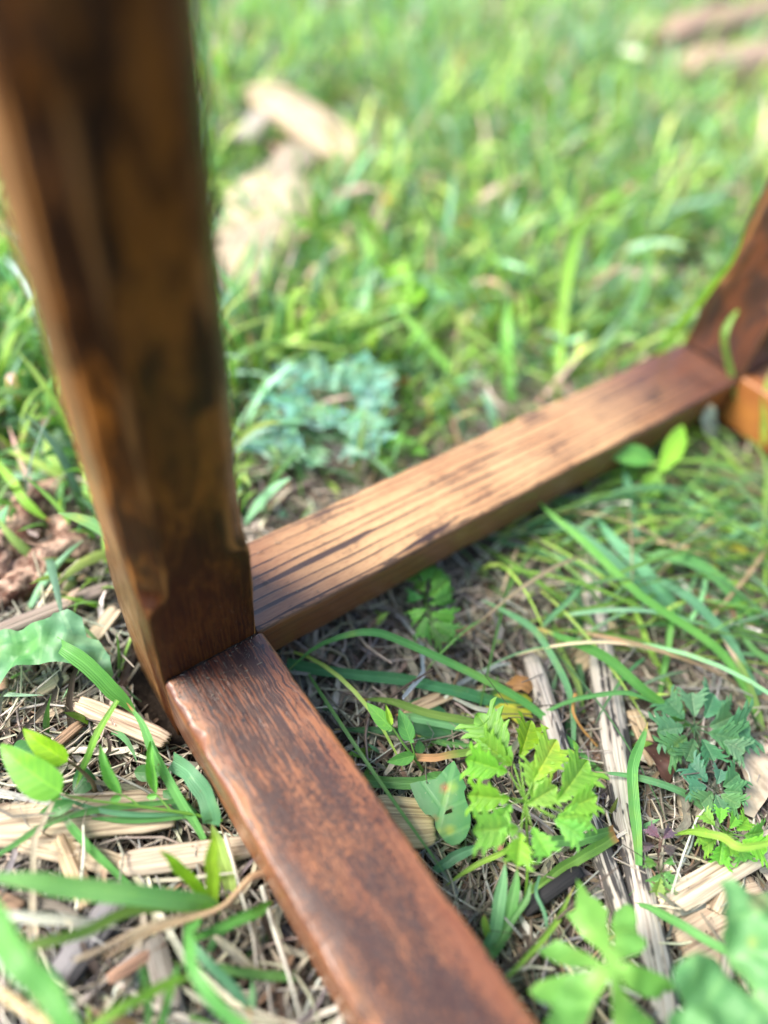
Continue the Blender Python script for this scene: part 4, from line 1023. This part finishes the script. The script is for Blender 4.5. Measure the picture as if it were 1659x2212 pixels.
parsley('curled_parsley', 'small curled crinkly green leaf under the edge of the rail', (905, 1350, 1), (920, 1300, 16), [
    ((905, 1265, 20), (880, 1225, 22)), ((915, 1262, 24), (925, 1215, 28)), ((930, 1268, 24), (962, 1222, 28)), ((925, 1290, 24), (975, 1250, 28)),
    ((915, 1290, 22), (882, 1290, 22)), ((925, 1305, 24), (975, 1290, 30)), ((920, 1315, 22), (890, 1330, 22)), ((930, 1325, 24), (975, 1335, 28)),
    ((928, 1330, 22), (958, 1372, 26)), ((920, 1330, 22), (915, 1368, 22)), ((935, 1345, 24), (978, 1370, 26)), ((918, 1280, 26), (900, 1250, 26))],
    (.13, .35, .06), (.13, .26, .08), 'wild parsley', wr=.62, curl=1.1, stempx=5)
parsley('dark_parsley', 'blue green feathery plant right of the long weathered stick', (1520, 1640, 1), (1500, 1570, 18), [
    ((1478, 1570, 22), (1425, 1580, 24)), ((1480, 1555, 22), (1440, 1510, 26)), ((1500, 1550, 22), (1495, 1495, 28)), ((1520, 1552, 22), (1550, 1500, 26)),
    ((1530, 1570, 22), (1590, 1548, 24)), ((1528, 1582, 22), (1600, 1600, 24)), ((1485, 1590, 20), (1450, 1625, 22)), ((1515, 1595, 20), (1545, 1640, 22)), ((1545, 1590, 22), (1625, 1570, 24)), ((1560, 1600, 22), (1610, 1625, 22)),
    ((1500, 1595, 20), (1490, 1640, 22))],
    (.10, .26, .12), (.12, .24, .12), 'wild parsley', wr=.85, stempx=5)
parsley('dark_parsley', 'small blue green leaf pair just below the larger feathery plant', (1535, 1790, 1), (1545, 1705, 16), [
    ((1530, 1690, 18), (1490, 1650, 20)), ((1528, 1700, 18), (1488, 1702, 18)), ((1540, 1710, 17), (1515, 1738, 18)), ((1560, 1700, 18), (1600, 1672, 22)),
    ((1562, 1708, 18), (1605, 1712, 20)), ((1555, 1715, 18), (1600, 1742, 19)), ((1548, 1695, 18), (1560, 1662, 22)), ((1545, 1715, 18), (1560, 1748, 18))],
    (.10, .26, .12), (.10, .12, .08), 'wild parsley', wr=.85, stempx=5)
parsley('bright_seedling', 'small bright green toothed plant above the pale flat stick', (1560, 1850, 1), (1570, 1800, 16), [
    ((1545, 1785, 20), (1520, 1755, 22)), ((1555, 1780, 22), (1560, 1745, 26)), ((1590, 1795, 22), (1620, 1768, 24)), ((1545, 1800, 18), (1505, 1805, 18)),
    ((1548, 1812, 18), (1520, 1835, 18)), ((1560, 1815, 18), (1555, 1868, 16)), ((1590, 1812, 20), (1612, 1862, 18)), ((1605, 1805, 22), (1655, 1800, 22)), ((1600, 1815, 22), (1660, 1838, 20)), ((1575, 1790, 24), (1592, 1765, 26)), ((1570, 1815, 20), (1582, 1850, 18))],
    (.20, .47, .06), (.18, .36, .08), 'seedling', wr=.7, stempx=6)
parsley('purple_seedling', 'tiny purple and green seedling between the long stick and the pale flat stick', (1425, 1935, 1), (1422, 1850, 14), [
    ((1425, 1810, 18), (1400, 1785, 20)), ((1430, 1812, 18), (1452, 1790, 20)), ((1428, 1825, 18), (1458, 1842, 18)), ((1415, 1825, 18), (1390, 1830, 18))],
    (.13, .09, .12), (.16, .10, .09), 'seedling', wr=.6, stempx=5)
parsley('green_seedling', 'tiny dull green seedling just below the purple one', (1430, 1945, 1), (1428, 1885, 12), [
    ((1420, 1868, 15), (1393, 1862, 16)), ((1432, 1865, 15), (1455, 1858, 17)), ((1435, 1885, 14), (1460, 1905, 14)), ((1428, 1895, 13), (1418, 1935, 12)), ((1435, 1900, 12), (1452, 1938, 11))],
    (.12, .28, .07), (.16, .18, .09), 'seedling', wr=.6, stempx=5)
parsley('teal_herb', 'blurred teal feathery herb behind the leg, upper spray', (720, 920, 1), (730, 860, 22), [
    ((660, 855, 26), (575, 835, 30)), ((670, 835, 28), (615, 795, 32)), ((700, 835, 28), (690, 780, 34)), ((750, 835, 28), (790, 775, 34)), ((770, 850, 28), (840, 805, 34)),
    ((760, 862, 26), (835, 850, 28)), ((690, 870, 24), (640, 895, 24)), ((730, 880, 22), (700, 910, 22)), ((770, 875, 24), (810, 900, 24)), ((730, 845, 30), (740, 790, 34))],
    (.20, .42, .31), (.16, .34, .18), 'wild herb', wr=1.0, stempx=5, split=6)
parsley('teal_herb', 'blurred teal feathery herb behind the leg, lower spray', (660, 1000, 1), (690, 945, 18), [
    ((610, 935, 22), (540, 950, 24)), ((605, 920, 24), (580, 890, 28)), ((640, 925, 24), (640, 880, 28)), ((640, 955, 22), (590, 985, 20)), ((690, 965, 20), (670, 1000, 18)),
    ((740, 935, 22), (780, 905, 26)), ((760, 945, 22), (835, 925, 24)), ((740, 958, 20), (790, 975, 20)), ((700, 930, 24), (700, 890, 26)), ((650, 940, 24), (600, 940, 22))],
    (.21, .43, .31), (.16, .34, .18), 'wild herb', wr=1.0, stempx=5, split=6)
parsley('green_herb', 'blurred yellow green leafy shoot standing behind the middle of the rail', (880, 760, 2), (885, 680, 30), [
    ((885, 670, 34), (905, 590, 44)), ((880, 690, 30), (850, 640, 36)), ((890, 700, 28), (930, 680, 34)), ((885, 660, 36), (845, 560, 50))],
    (.24, .50, .05), (.20, .38, .06), 'wild herb', wr=.35, stempx=8)
parsley('low_herb', 'dark green divided leaf hugging the rail near its middle', (870, 1010, 1), (865, 980, 16), [
    ((855, 975, 18), (820, 955, 20)), ((865, 970, 18), (850, 935, 20)), ((875, 970, 18), (885, 940, 20)), ((885, 980, 18), (915, 965, 20)), ((850, 985, 16), (820, 1000, 16))],
    (.11, .30, .05), (.12, .22, .06), 'wild herb', wr=.6, stempx=6)

# bindweed
def bindweed(label, stem, leaves, stemcol=(.17, .36, .06), w=8):
    root = empty('bindweed', at(*stem[0])); tag(root, label, 'bindweed')
    stem_obj('stem', root, stem, w, stemcol)
    for lab, b, t, wp, c, kw in leaves:
        leaf_obj('leaf', root, b, t, wp, c, lab, **kw)
    return root
r = bindweed('bindweed vine with a large glossy leaf trailing over the pale chip at the left', [(480, 1772, 8), (420, 1760, 14), (371, 1752, 18), (301, 1742, 22), (230, 1733, 26), (160, 1722, 32), (122, 1704, 36)], [
    ('largest leaf, smooth and light green', (132, 1712, 38), (2, 1608, 44), 80, (.16, .42, .045), dict(n=19, pa=.55, pb=.7, K=7, arch=.10, fold=.12, wave=.03)),
    ('yellow green upright leaf', (146, 1645, 34), (50, 1574, 42), 50, (.27, .50, .025), dict(n=17, pa=.6, pb=.75, K=7, arch=.1, fold=.2, wave=.05)),
    ('narrow leaf with a folded blade', (262, 1716, 24), (216, 1608, 34), 26, (.11, .33, .06), dict(n=15, pa=.7, arch=.12, fold=.7, wave=.15)),
    (None, (262, 1722, 24), (237, 1728, 24), 16, (.11, .33, .06), dict(n=9, fold=.3)),
    ('crumpled narrow leaf', (338, 1716, 20), (325, 1600, 30), 22, (.12, .36, .06), dict(n=17, pa=.8, arch=.12, fold=.8, wave=.25)),
    (None, (340, 1718, 20), (316, 1722, 18), 14, (.12, .36, .06), dict(n=9, fold=.3)),
    ('dark leaf lying on the pale chip', (160, 1732, 20), (84, 1758, 14), 32, (.07, .22, .06), dict(n=15, pa=.7, arch=.1)),
    ('dark green leaf in the shade', (30, 1610, 16), (100, 1640, 18), 46, (.05, .17, .05), dict(n=15, arch=.12)),
    ('dark round leaf behind the crumpled ones', (158, 1680, 12), (212, 1690, 12), 60, (.04, .145, .045), dict(n=15, arch=.12)),
    ('small dull leaf', (290, 1668, 10), (355, 1668, 12), 36, (.08, .22, .07), dict(n=15, arch=.1)),
    ('dark leaf by the runner', (352, 1708, 10), (430, 1760, 8), 34, (.06, .20, .06), dict(n=15, arch=.1)),
    (None, (128, 1708, 36), (112, 1734, 34), 18, (.15, .40, .05), dict(n=9, fold=.3))])
stem_obj('stem', r, [(205, 1715, 6), (200, 1690, 14), (170, 1660, 22), (144, 1643, 34)], 11, (.28, .20, .12))
stem_obj('petiole', r, [(301, 1742, 22), (285, 1728, 23), (262, 1716, 24)], 5, (.17, .36, .06))
stem_obj('petiole', r, [(371, 1752, 18), (355, 1735, 19), (338, 1716, 20)], 5, (.17, .36, .06))
r = bindweed('small bindweed shoot with arrow shaped leaves between the runner and the cow parsley', [(912, 1664, 4), (897, 1640, 14), (872, 1608, 24), (855, 1582, 30), (843, 1564, 34)], [
    ('pointed leaf at the tip of the shoot', (846, 1574, 32), (792, 1518, 36), 34, (.15, .40, .07), dict(n=17, pa=.6, arch=.05, fold=.15, K=7)),
    ('unopened lime leaf', (846, 1566, 34), (833, 1522, 40), 14, (.34, .54, .06), dict(n=15, pa=.7, fold=.6, wave=.2)),
    ('upright narrow leaf', (886, 1600, 26), (862, 1532, 34), 34, (.10, .31, .075), dict(n=17, pa=.62, arch=.05, fold=.12, K=7)),
    (None, (884, 1596, 26), (895, 1604, 26), 9, (.10, .31, .075), dict(n=9)),
    ('lower leaf pointing left', (895, 1632, 18), (836, 1646, 20), 28, (.13, .37, .08), dict(n=17, arch=.06, fold=.2, K=7)),
    ('dark leaf behind', (908, 1628, 10), (905, 1598, 14), 22, (.07, .22, .07), dict(n=13)),
    (None, (846, 1572, 32), (838, 1580, 31), 9, (.15, .40, .07), dict(n=9))], (.20, .40, .09), 7)
stem_obj('petiole', r, [(897, 1636, 16), (892, 1618, 22), (886, 1600, 26)], 5, (.2, .4, .09))
r = bindweed('blurred young shoot with two spread leaves in front of the rail', [(1425, 1110, 2), (1428, 1070, 18), (1420, 1010, 34)], [
    ('left leaf lying across the rail side', (1415, 992, 36), (1297, 978, 40), 46, (.17, .45, .09), dict(n=17, pa=.9, arch=.12, fold=.1, K=7)),
    ('right leaf pointing up', (1425, 1020, 34), (1475, 918, 48), 46, (.25, .52, .05), dict(n=17, pa=.9, arch=.1, fold=.1, K=7)),
    ('lower shaded leaf', (1410, 1020, 30), (1400, 1085, 16), 48, (.16, .34, .04), dict(n=15, arch=.1))], (.24, .44, .08), 12)
o = B_('pale grey green furry leaf standing under the far end of the rail', (.42, .52, .42), 42, [(1548, 960, 4), (1538, 930, 22), (1530, 900, 36), (1530, 872, 46)], tip='ab', name='pale_leaf', cat='leaf', mat=M_LEAF)

# outline leaves (flat blades cut to their own outline, gently domed)
def outline_leaf(name, parent, pts, zf, col, mat=None, cuts=4, dome=2.0, spots=(), holes=(), noise_amp=.6):
    P = [at(u, v, zf(u, v)) for u, v in pts]
    bm = bmesh.new(); vs = [bm.verts.new(p) for p in P]
    f = bm.faces.new(vs); bmesh.ops.triangulate(bm, faces=[f])
    mean = .0035
    for _ in range(5):
        es = [e for e in bm.edges if e.calc_length() > mean]
        if not es: break
        bmesh.ops.subdivide_edges(bm, edges=es, cuts=1)
        bmesh.ops.triangulate(bm, faces=bm.faces)
        bmesh.ops.beautify_fill(bm, faces=bm.faces, edges=[e for e in bm.edges if not e.is_boundary])
    for _ in range(3):
        bmesh.ops.smooth_vert(bm, verts=[v for v in bm.verts if not v.is_boundary], factor=.5, use_axis_x=True, use_axis_y=True, use_axis_z=True)
    Pm = np.mean(P, axis=0)
    rad = max(np.linalg.norm(p-Pm) for p in P)
    U0, V0, _ = project(np.array([Pm]))
    kill = []
    for v in bm.verts:
        p = np.array(v.co); q = p-Pm
        d = np.linalg.norm(q)/rad
        v.co.z += dome/1000*(1-d*d)+noise_amp/1000*mnoise.noise(Vector((p[0]*110, p[1]*110, 1)))
    for (hu, hv, hr) in holes:
        hp = np.array(project(np.array([list(v.co) for v in bm.verts]))[:2]).T
        for v, (a_, b_) in zip(bm.verts, hp):
            if (a_-hu)**2+(b_-hv)**2 < hr*hr: kill.append(v)
    if kill: bmesh.ops.delete(bm, geom=list(set(kill)), context='VERTS')
    bm.verts.ensure_lookup_table()
    bmesh.ops.recalc_face_normals(bm, faces=bm.faces)
    me = bpy.data.meshes.new(name); bm.to_mesh(me); bm.free()
    X = np.array([list(v.co) for v in me.vertices]); uu, vv, _ = project(X)
    C = np.tile(np.array(col), (len(X), 1))
    for (su, sv, sr, scol) in spots:
        k = np.clip(1.35-np.hypot(uu-su, vv-sv)/sr, 0, 1)[:, None]; C = C*(1-k)+np.array(scol)*k
    a = me.color_attributes.new('Col', 'FLOAT_COLOR', 'POINT'); c4 = np.ones((len(X), 4), np.float32); c4[:, :3] = C; a.data.foreach_set('color', c4.ravel())
    ax = np.array(P[0])-Pm; ax /= np.linalg.norm(ax); ay = np.cross([0, 0, 1.], ax)
    li = np.empty(len(me.loops), dtype=np.int32); me.loops.foreach_get('vertex_index', li)
    q = X-Pm; uvv = np.stack([.5+(q@ay)/rad/2, ((q@ax)+rad)*.3], 1)
    l = me.uv_layers.new(name='UVMap'); l.data.foreach_set('uv', uvv[li].astype(np.float32).ravel())
    for p in me.polygons: p.use_smooth = True
    me.materials.append(mat or M_LEAF)
    o = bpy.data.objects.new(name, me); COL.objects.link(o)
    if parent is not None:
        me.transform(Matrix.Translation(-parent.matrix_world.translation)); o.parent = parent
    else:
        center_origin(o, Pm-[0, 0, 0])
    return o
hl = outline_leaf('arrow_leaf', None, [(981, 1643), (988, 1662), (998, 1682), (1007, 1703), (1001, 1712), (1004, 1728), (1011, 1745), (1016, 1765), (1015, 1788), (1006, 1810), (992, 1823), (977, 1827), (962, 1820), (950, 1806), (940, 1790), (938, 1772), (928, 1763), (918, 1762), (905, 1746), (896, 1728), (889, 1708), (885, 1694), (902, 1690), (922, 1688), (940, 1685), (952, 1672), (966, 1655)],
    lambda u, v: 17+(u-950)*.04-(v-1730)*.045, (.075, .235, .085), dome=2.2, spots=[(961, 1701, 10, (.22, .10, .06)), (978, 1700, 12, (.20, .36, .07)), (970, 1748, 6, (.10, .06, .03)), (972, 1793, 12, (.20, .34, .07)), (973, 1794, 3.5, (.08, .05, .02)), (950, 1795, 9, (.15, .30, .07)), (938, 1768, 6, (.2, .16, .05))], holes=[(968, 1752, 3.5)])
tag(hl, 'dull green arrow shaped leaf with a brown eaten hole and yellow spots beside the runner', 'leaf')
dl = outline_leaf('shaded_leaf', None, [(880, 1518), (905, 1508), (935, 1518), (960, 1535), (978, 1560), (985, 1590), (960, 1604), (925, 1600), (895, 1580), (878, 1550)], lambda u, v: 7, (.045, .155, .055), dome=2)
tag(dl, 'dark shaded leaf lying low behind the small bindweed shoot', 'leaf')
bl = outline_leaf('broad_leaf', None, [(-60, 1440), (-60, 1385), (-10, 1372), (40, 1368), (85, 1352), (112, 1338), (118, 1330), (150, 1326), (180, 1342), (190, 1382), (216, 1390), (240, 1425), (246, 1460), (232, 1478), (200, 1462), (160, 1444), (80, 1440), (30, 1455), (-10, 1490)],
    lambda u, v: 32-abs(u-120)*.06+(1400-v)*.05, (.16, .34, .19), dome=5, spots=[(173, 1425, 9, (.06, .07, .06)), (60, 1400, 70, (.10, .30, .09))], noise_amp=5)
tag(bl, 'broad lobed pale green leaf with a dark hole lying left of the leg', 'leaf')
yl = outline_leaf('yellow_leaf', None, [(1050, 1512), (1075, 1500), (1105, 1490), (1135, 1500), (1150, 1512), (1142, 1530), (1150, 1552), (1128, 1548), (1118, 1566), (1100, 1552), (1080, 1558), (1068, 1540), (1050, 1532)], lambda u, v: 8, (.44, .46, .05), spots=[(1120, 1530, 10, (.25, .30, .04))])
tag(yl, 'yellow withering lobed leaf behind the cow parsley', 'leaf')
bf = outline_leaf('dead_leaf', None, [(1090, 1478), (1112, 1462), (1138, 1466), (1152, 1488), (1140, 1502), (1122, 1496), (1105, 1502)], lambda u, v: 9+(u-1120)*.05, (.34, .17, .055), M_STRAW, dome=4, noise_amp=4)
tag(bf, 'curled orange brown dead leaf next to the yellow leaf', 'dead leaf')
rf = outline_leaf('dead_leaf', None, [(1372, 1598), (1400, 1602), (1430, 1625), (1455, 1660), (1450, 1690), (1425, 1680), (1408, 1650), (1385, 1620)], lambda u, v: 9, (.10, .04, .03), M_STRAW, dome=5, noise_amp=5)
tag(rf, 'dark red brown dead leaf lying across the long weathered stick', 'dead leaf')
rf = outline_leaf('dead_leaf', None, [(940, 1385), (975, 1360), (1030, 1352), (1000, 1378), (960, 1395)], lambda u, v: 9, (.40, .22, .12), M_STRAW, dome=3, noise_amp=2)
tag(rf, 'small tan dead leaf below the curled parsley', 'dead leaf')
rf = outline_leaf('dead_leaf', None, [(1590, 1660), (1625, 1600), (1659, 1650), (1655, 1720), (1625, 1770), (1600, 1760), (1605, 1700)], lambda u, v: 6, (.56, .44, .32), M_STRAW, dome=4, noise_amp=3)
tag(rf, 'beige dead leaf at the right edge beside the small blue green leaf pair', 'dead leaf')

# lobed buttercup leaves
def cut_leaf(label, base, hub, pts, zf, col, **kw):
    root = empty('buttercup', at(*base)); tag(root, label, 'buttercup')
    stem_obj('stem', root, [base, ((base[0]+hub[0])/2, (base[1]+hub[1])/2, (base[2]+hub[2])/2+4), (hub[0], hub[1], hub[2]-1.0)], 9, (.22, .36, .12))
    outline_leaf('leaf_blade', root, [(829.5+.5*x, 1106+.5*y) for x, y in pts], zf, col, **kw)
PA = [(968, 1960), (930, 1900), (870, 1845), (805, 1772), (778, 1742), (822, 1722), (826, 1680), (834, 1640), (836, 1582), (862, 1612), (884, 1660), (912, 1678), (940, 1712), (962, 1726), (966, 1770), (975, 1850), (980, 1900),
      (990, 1850), (985, 1780), (1000, 1722), (1050, 1690), (1072, 1712), (1090, 1760), (1092, 1810), (1132, 1850), (1128, 1882), (1106, 1908), (1050, 1925), (1005, 1945), (1060, 1950), (1110, 1965), (1150, 1975), (1190, 1998), (1222, 2030), (1262, 2066), (1200, 2078), (1176, 2112), (1120, 2098), (1060, 2066), (1010, 2010),
      (1050, 2100), (1100, 2150), (1170, 2200), (1150, 2290), (1080, 2300), (1040, 2360), (1000, 2300), (985, 2200), (978, 2100), (972, 2010), (940, 2070), (900, 2130), (880, 2200), (840, 2260), (770, 2290), (740, 2240), (690, 2215), (716, 2168), (726, 2130), (672, 2110), (626, 2068), (664, 2030), (720, 2012), (800, 1996), (880, 1985), (925, 1968),
      (860, 1972), (800, 1975), (730, 1950), (690, 1925), (660, 1895), (700, 1878), (742, 1850), (780, 1868), (830, 1888), (880, 1912), (930, 1945)]
cut_leaf('deeply lobed green leaf standing centre right at the bottom edge', (1345, 2160, 1), (1320, 2080, 52), PA, lambda u, v: 52+8*math.sin((u*.6+v)*.02)-.02*abs(u-1320), (.15, .36, .075), dome=1.0, noise_amp=4.0)
PB = [(1600, 2090), (1540, 2020), (1490, 1960), (1468, 1880), (1446, 1830), (1462, 1780), (1452, 1730), (1482, 1700), (1460, 1640), (1440, 1602), (1500, 1588), (1560, 1640), (1620, 1650), (1680, 1640), (1740, 1690), (1800, 1700), (1830, 1800), (1850, 1950), (1760, 2000), (1680, 2060), (1800, 2040), (1900, 2100), (1900, 2260), (1800, 2400), (1640, 2420), (1520, 2440), (1400, 2420), (1300, 2360), (1230, 2290), (1215, 2210), (1245, 2160), (1300, 2140), (1262, 2090), (1235, 2030), (1250, 1970), (1300, 1925), (1350, 1905), (1400, 1925), (1440, 1960), (1500, 2020), (1570, 2085)]
cut_leaf('largest blurred lobed leaf filling the bottom right corner', (1660, 2180, 1), (1632, 2155, 66), PB, lambda u, v: 66+9*math.sin((u+v*.7)*.022), (.14, .33, .125), dome=1.0, noise_amp=5.0, spots=[(1640, 1945, 22, (.34, .38, .18)), (1625, 2035, 12, (.34, .42, .12))])

# flowers in the meadow
def flower(label, u, v, z, px, col, n=6, ccol=(.5, .3, .03)):
    root = empty('meadow_flower', at(u, v+10, 2)); tag(root, label, 'flower')
    stem_obj('stem', root, [(u, v+14, 2), (u+3, v+6, z*.5), (u, v, z)], px*.14, (.16, .34, .08))
    c = at(u, v, z); R = pw(px, c)/2
    for k in range(n):
        a = Acc(); an = 2*math.pi*k/n
        lobe(a, c, c+np.array([math.cos(an)*R, math.sin(an)*R, R*.35]), R*.42, col, n=7, K=3, N=np.array([0, 0, 1.]), pa=1.3)
        a.build('petal', M_LEAF, root)
    a = Acc(); lobe(a, c+[-R*.2, 0, R*.1], c+[R*.2, 0, R*.1], R*.2, ccol, n=7, K=3, N=np.array([0, 0, 1.])); a.build('flower_centre', M_LEAF, root)
flower('small blurred orange flower left of its twin in the meadow', 835, 440, 30, 38, (.75, .34, .03))
flower('small blurred orange flower right of its twin in the meadow', 990, 482, 30, 40, (.80, .36, .03))
flower('small blurred yellow flower lower in the meadow', 1045, 640, 24, 26, (.75, .52, .05))
flower('blurred white flower in the upper right of the meadow', 1365, 125, 55, 62, (.80, .82, .78), 9, (.7, .65, .3))
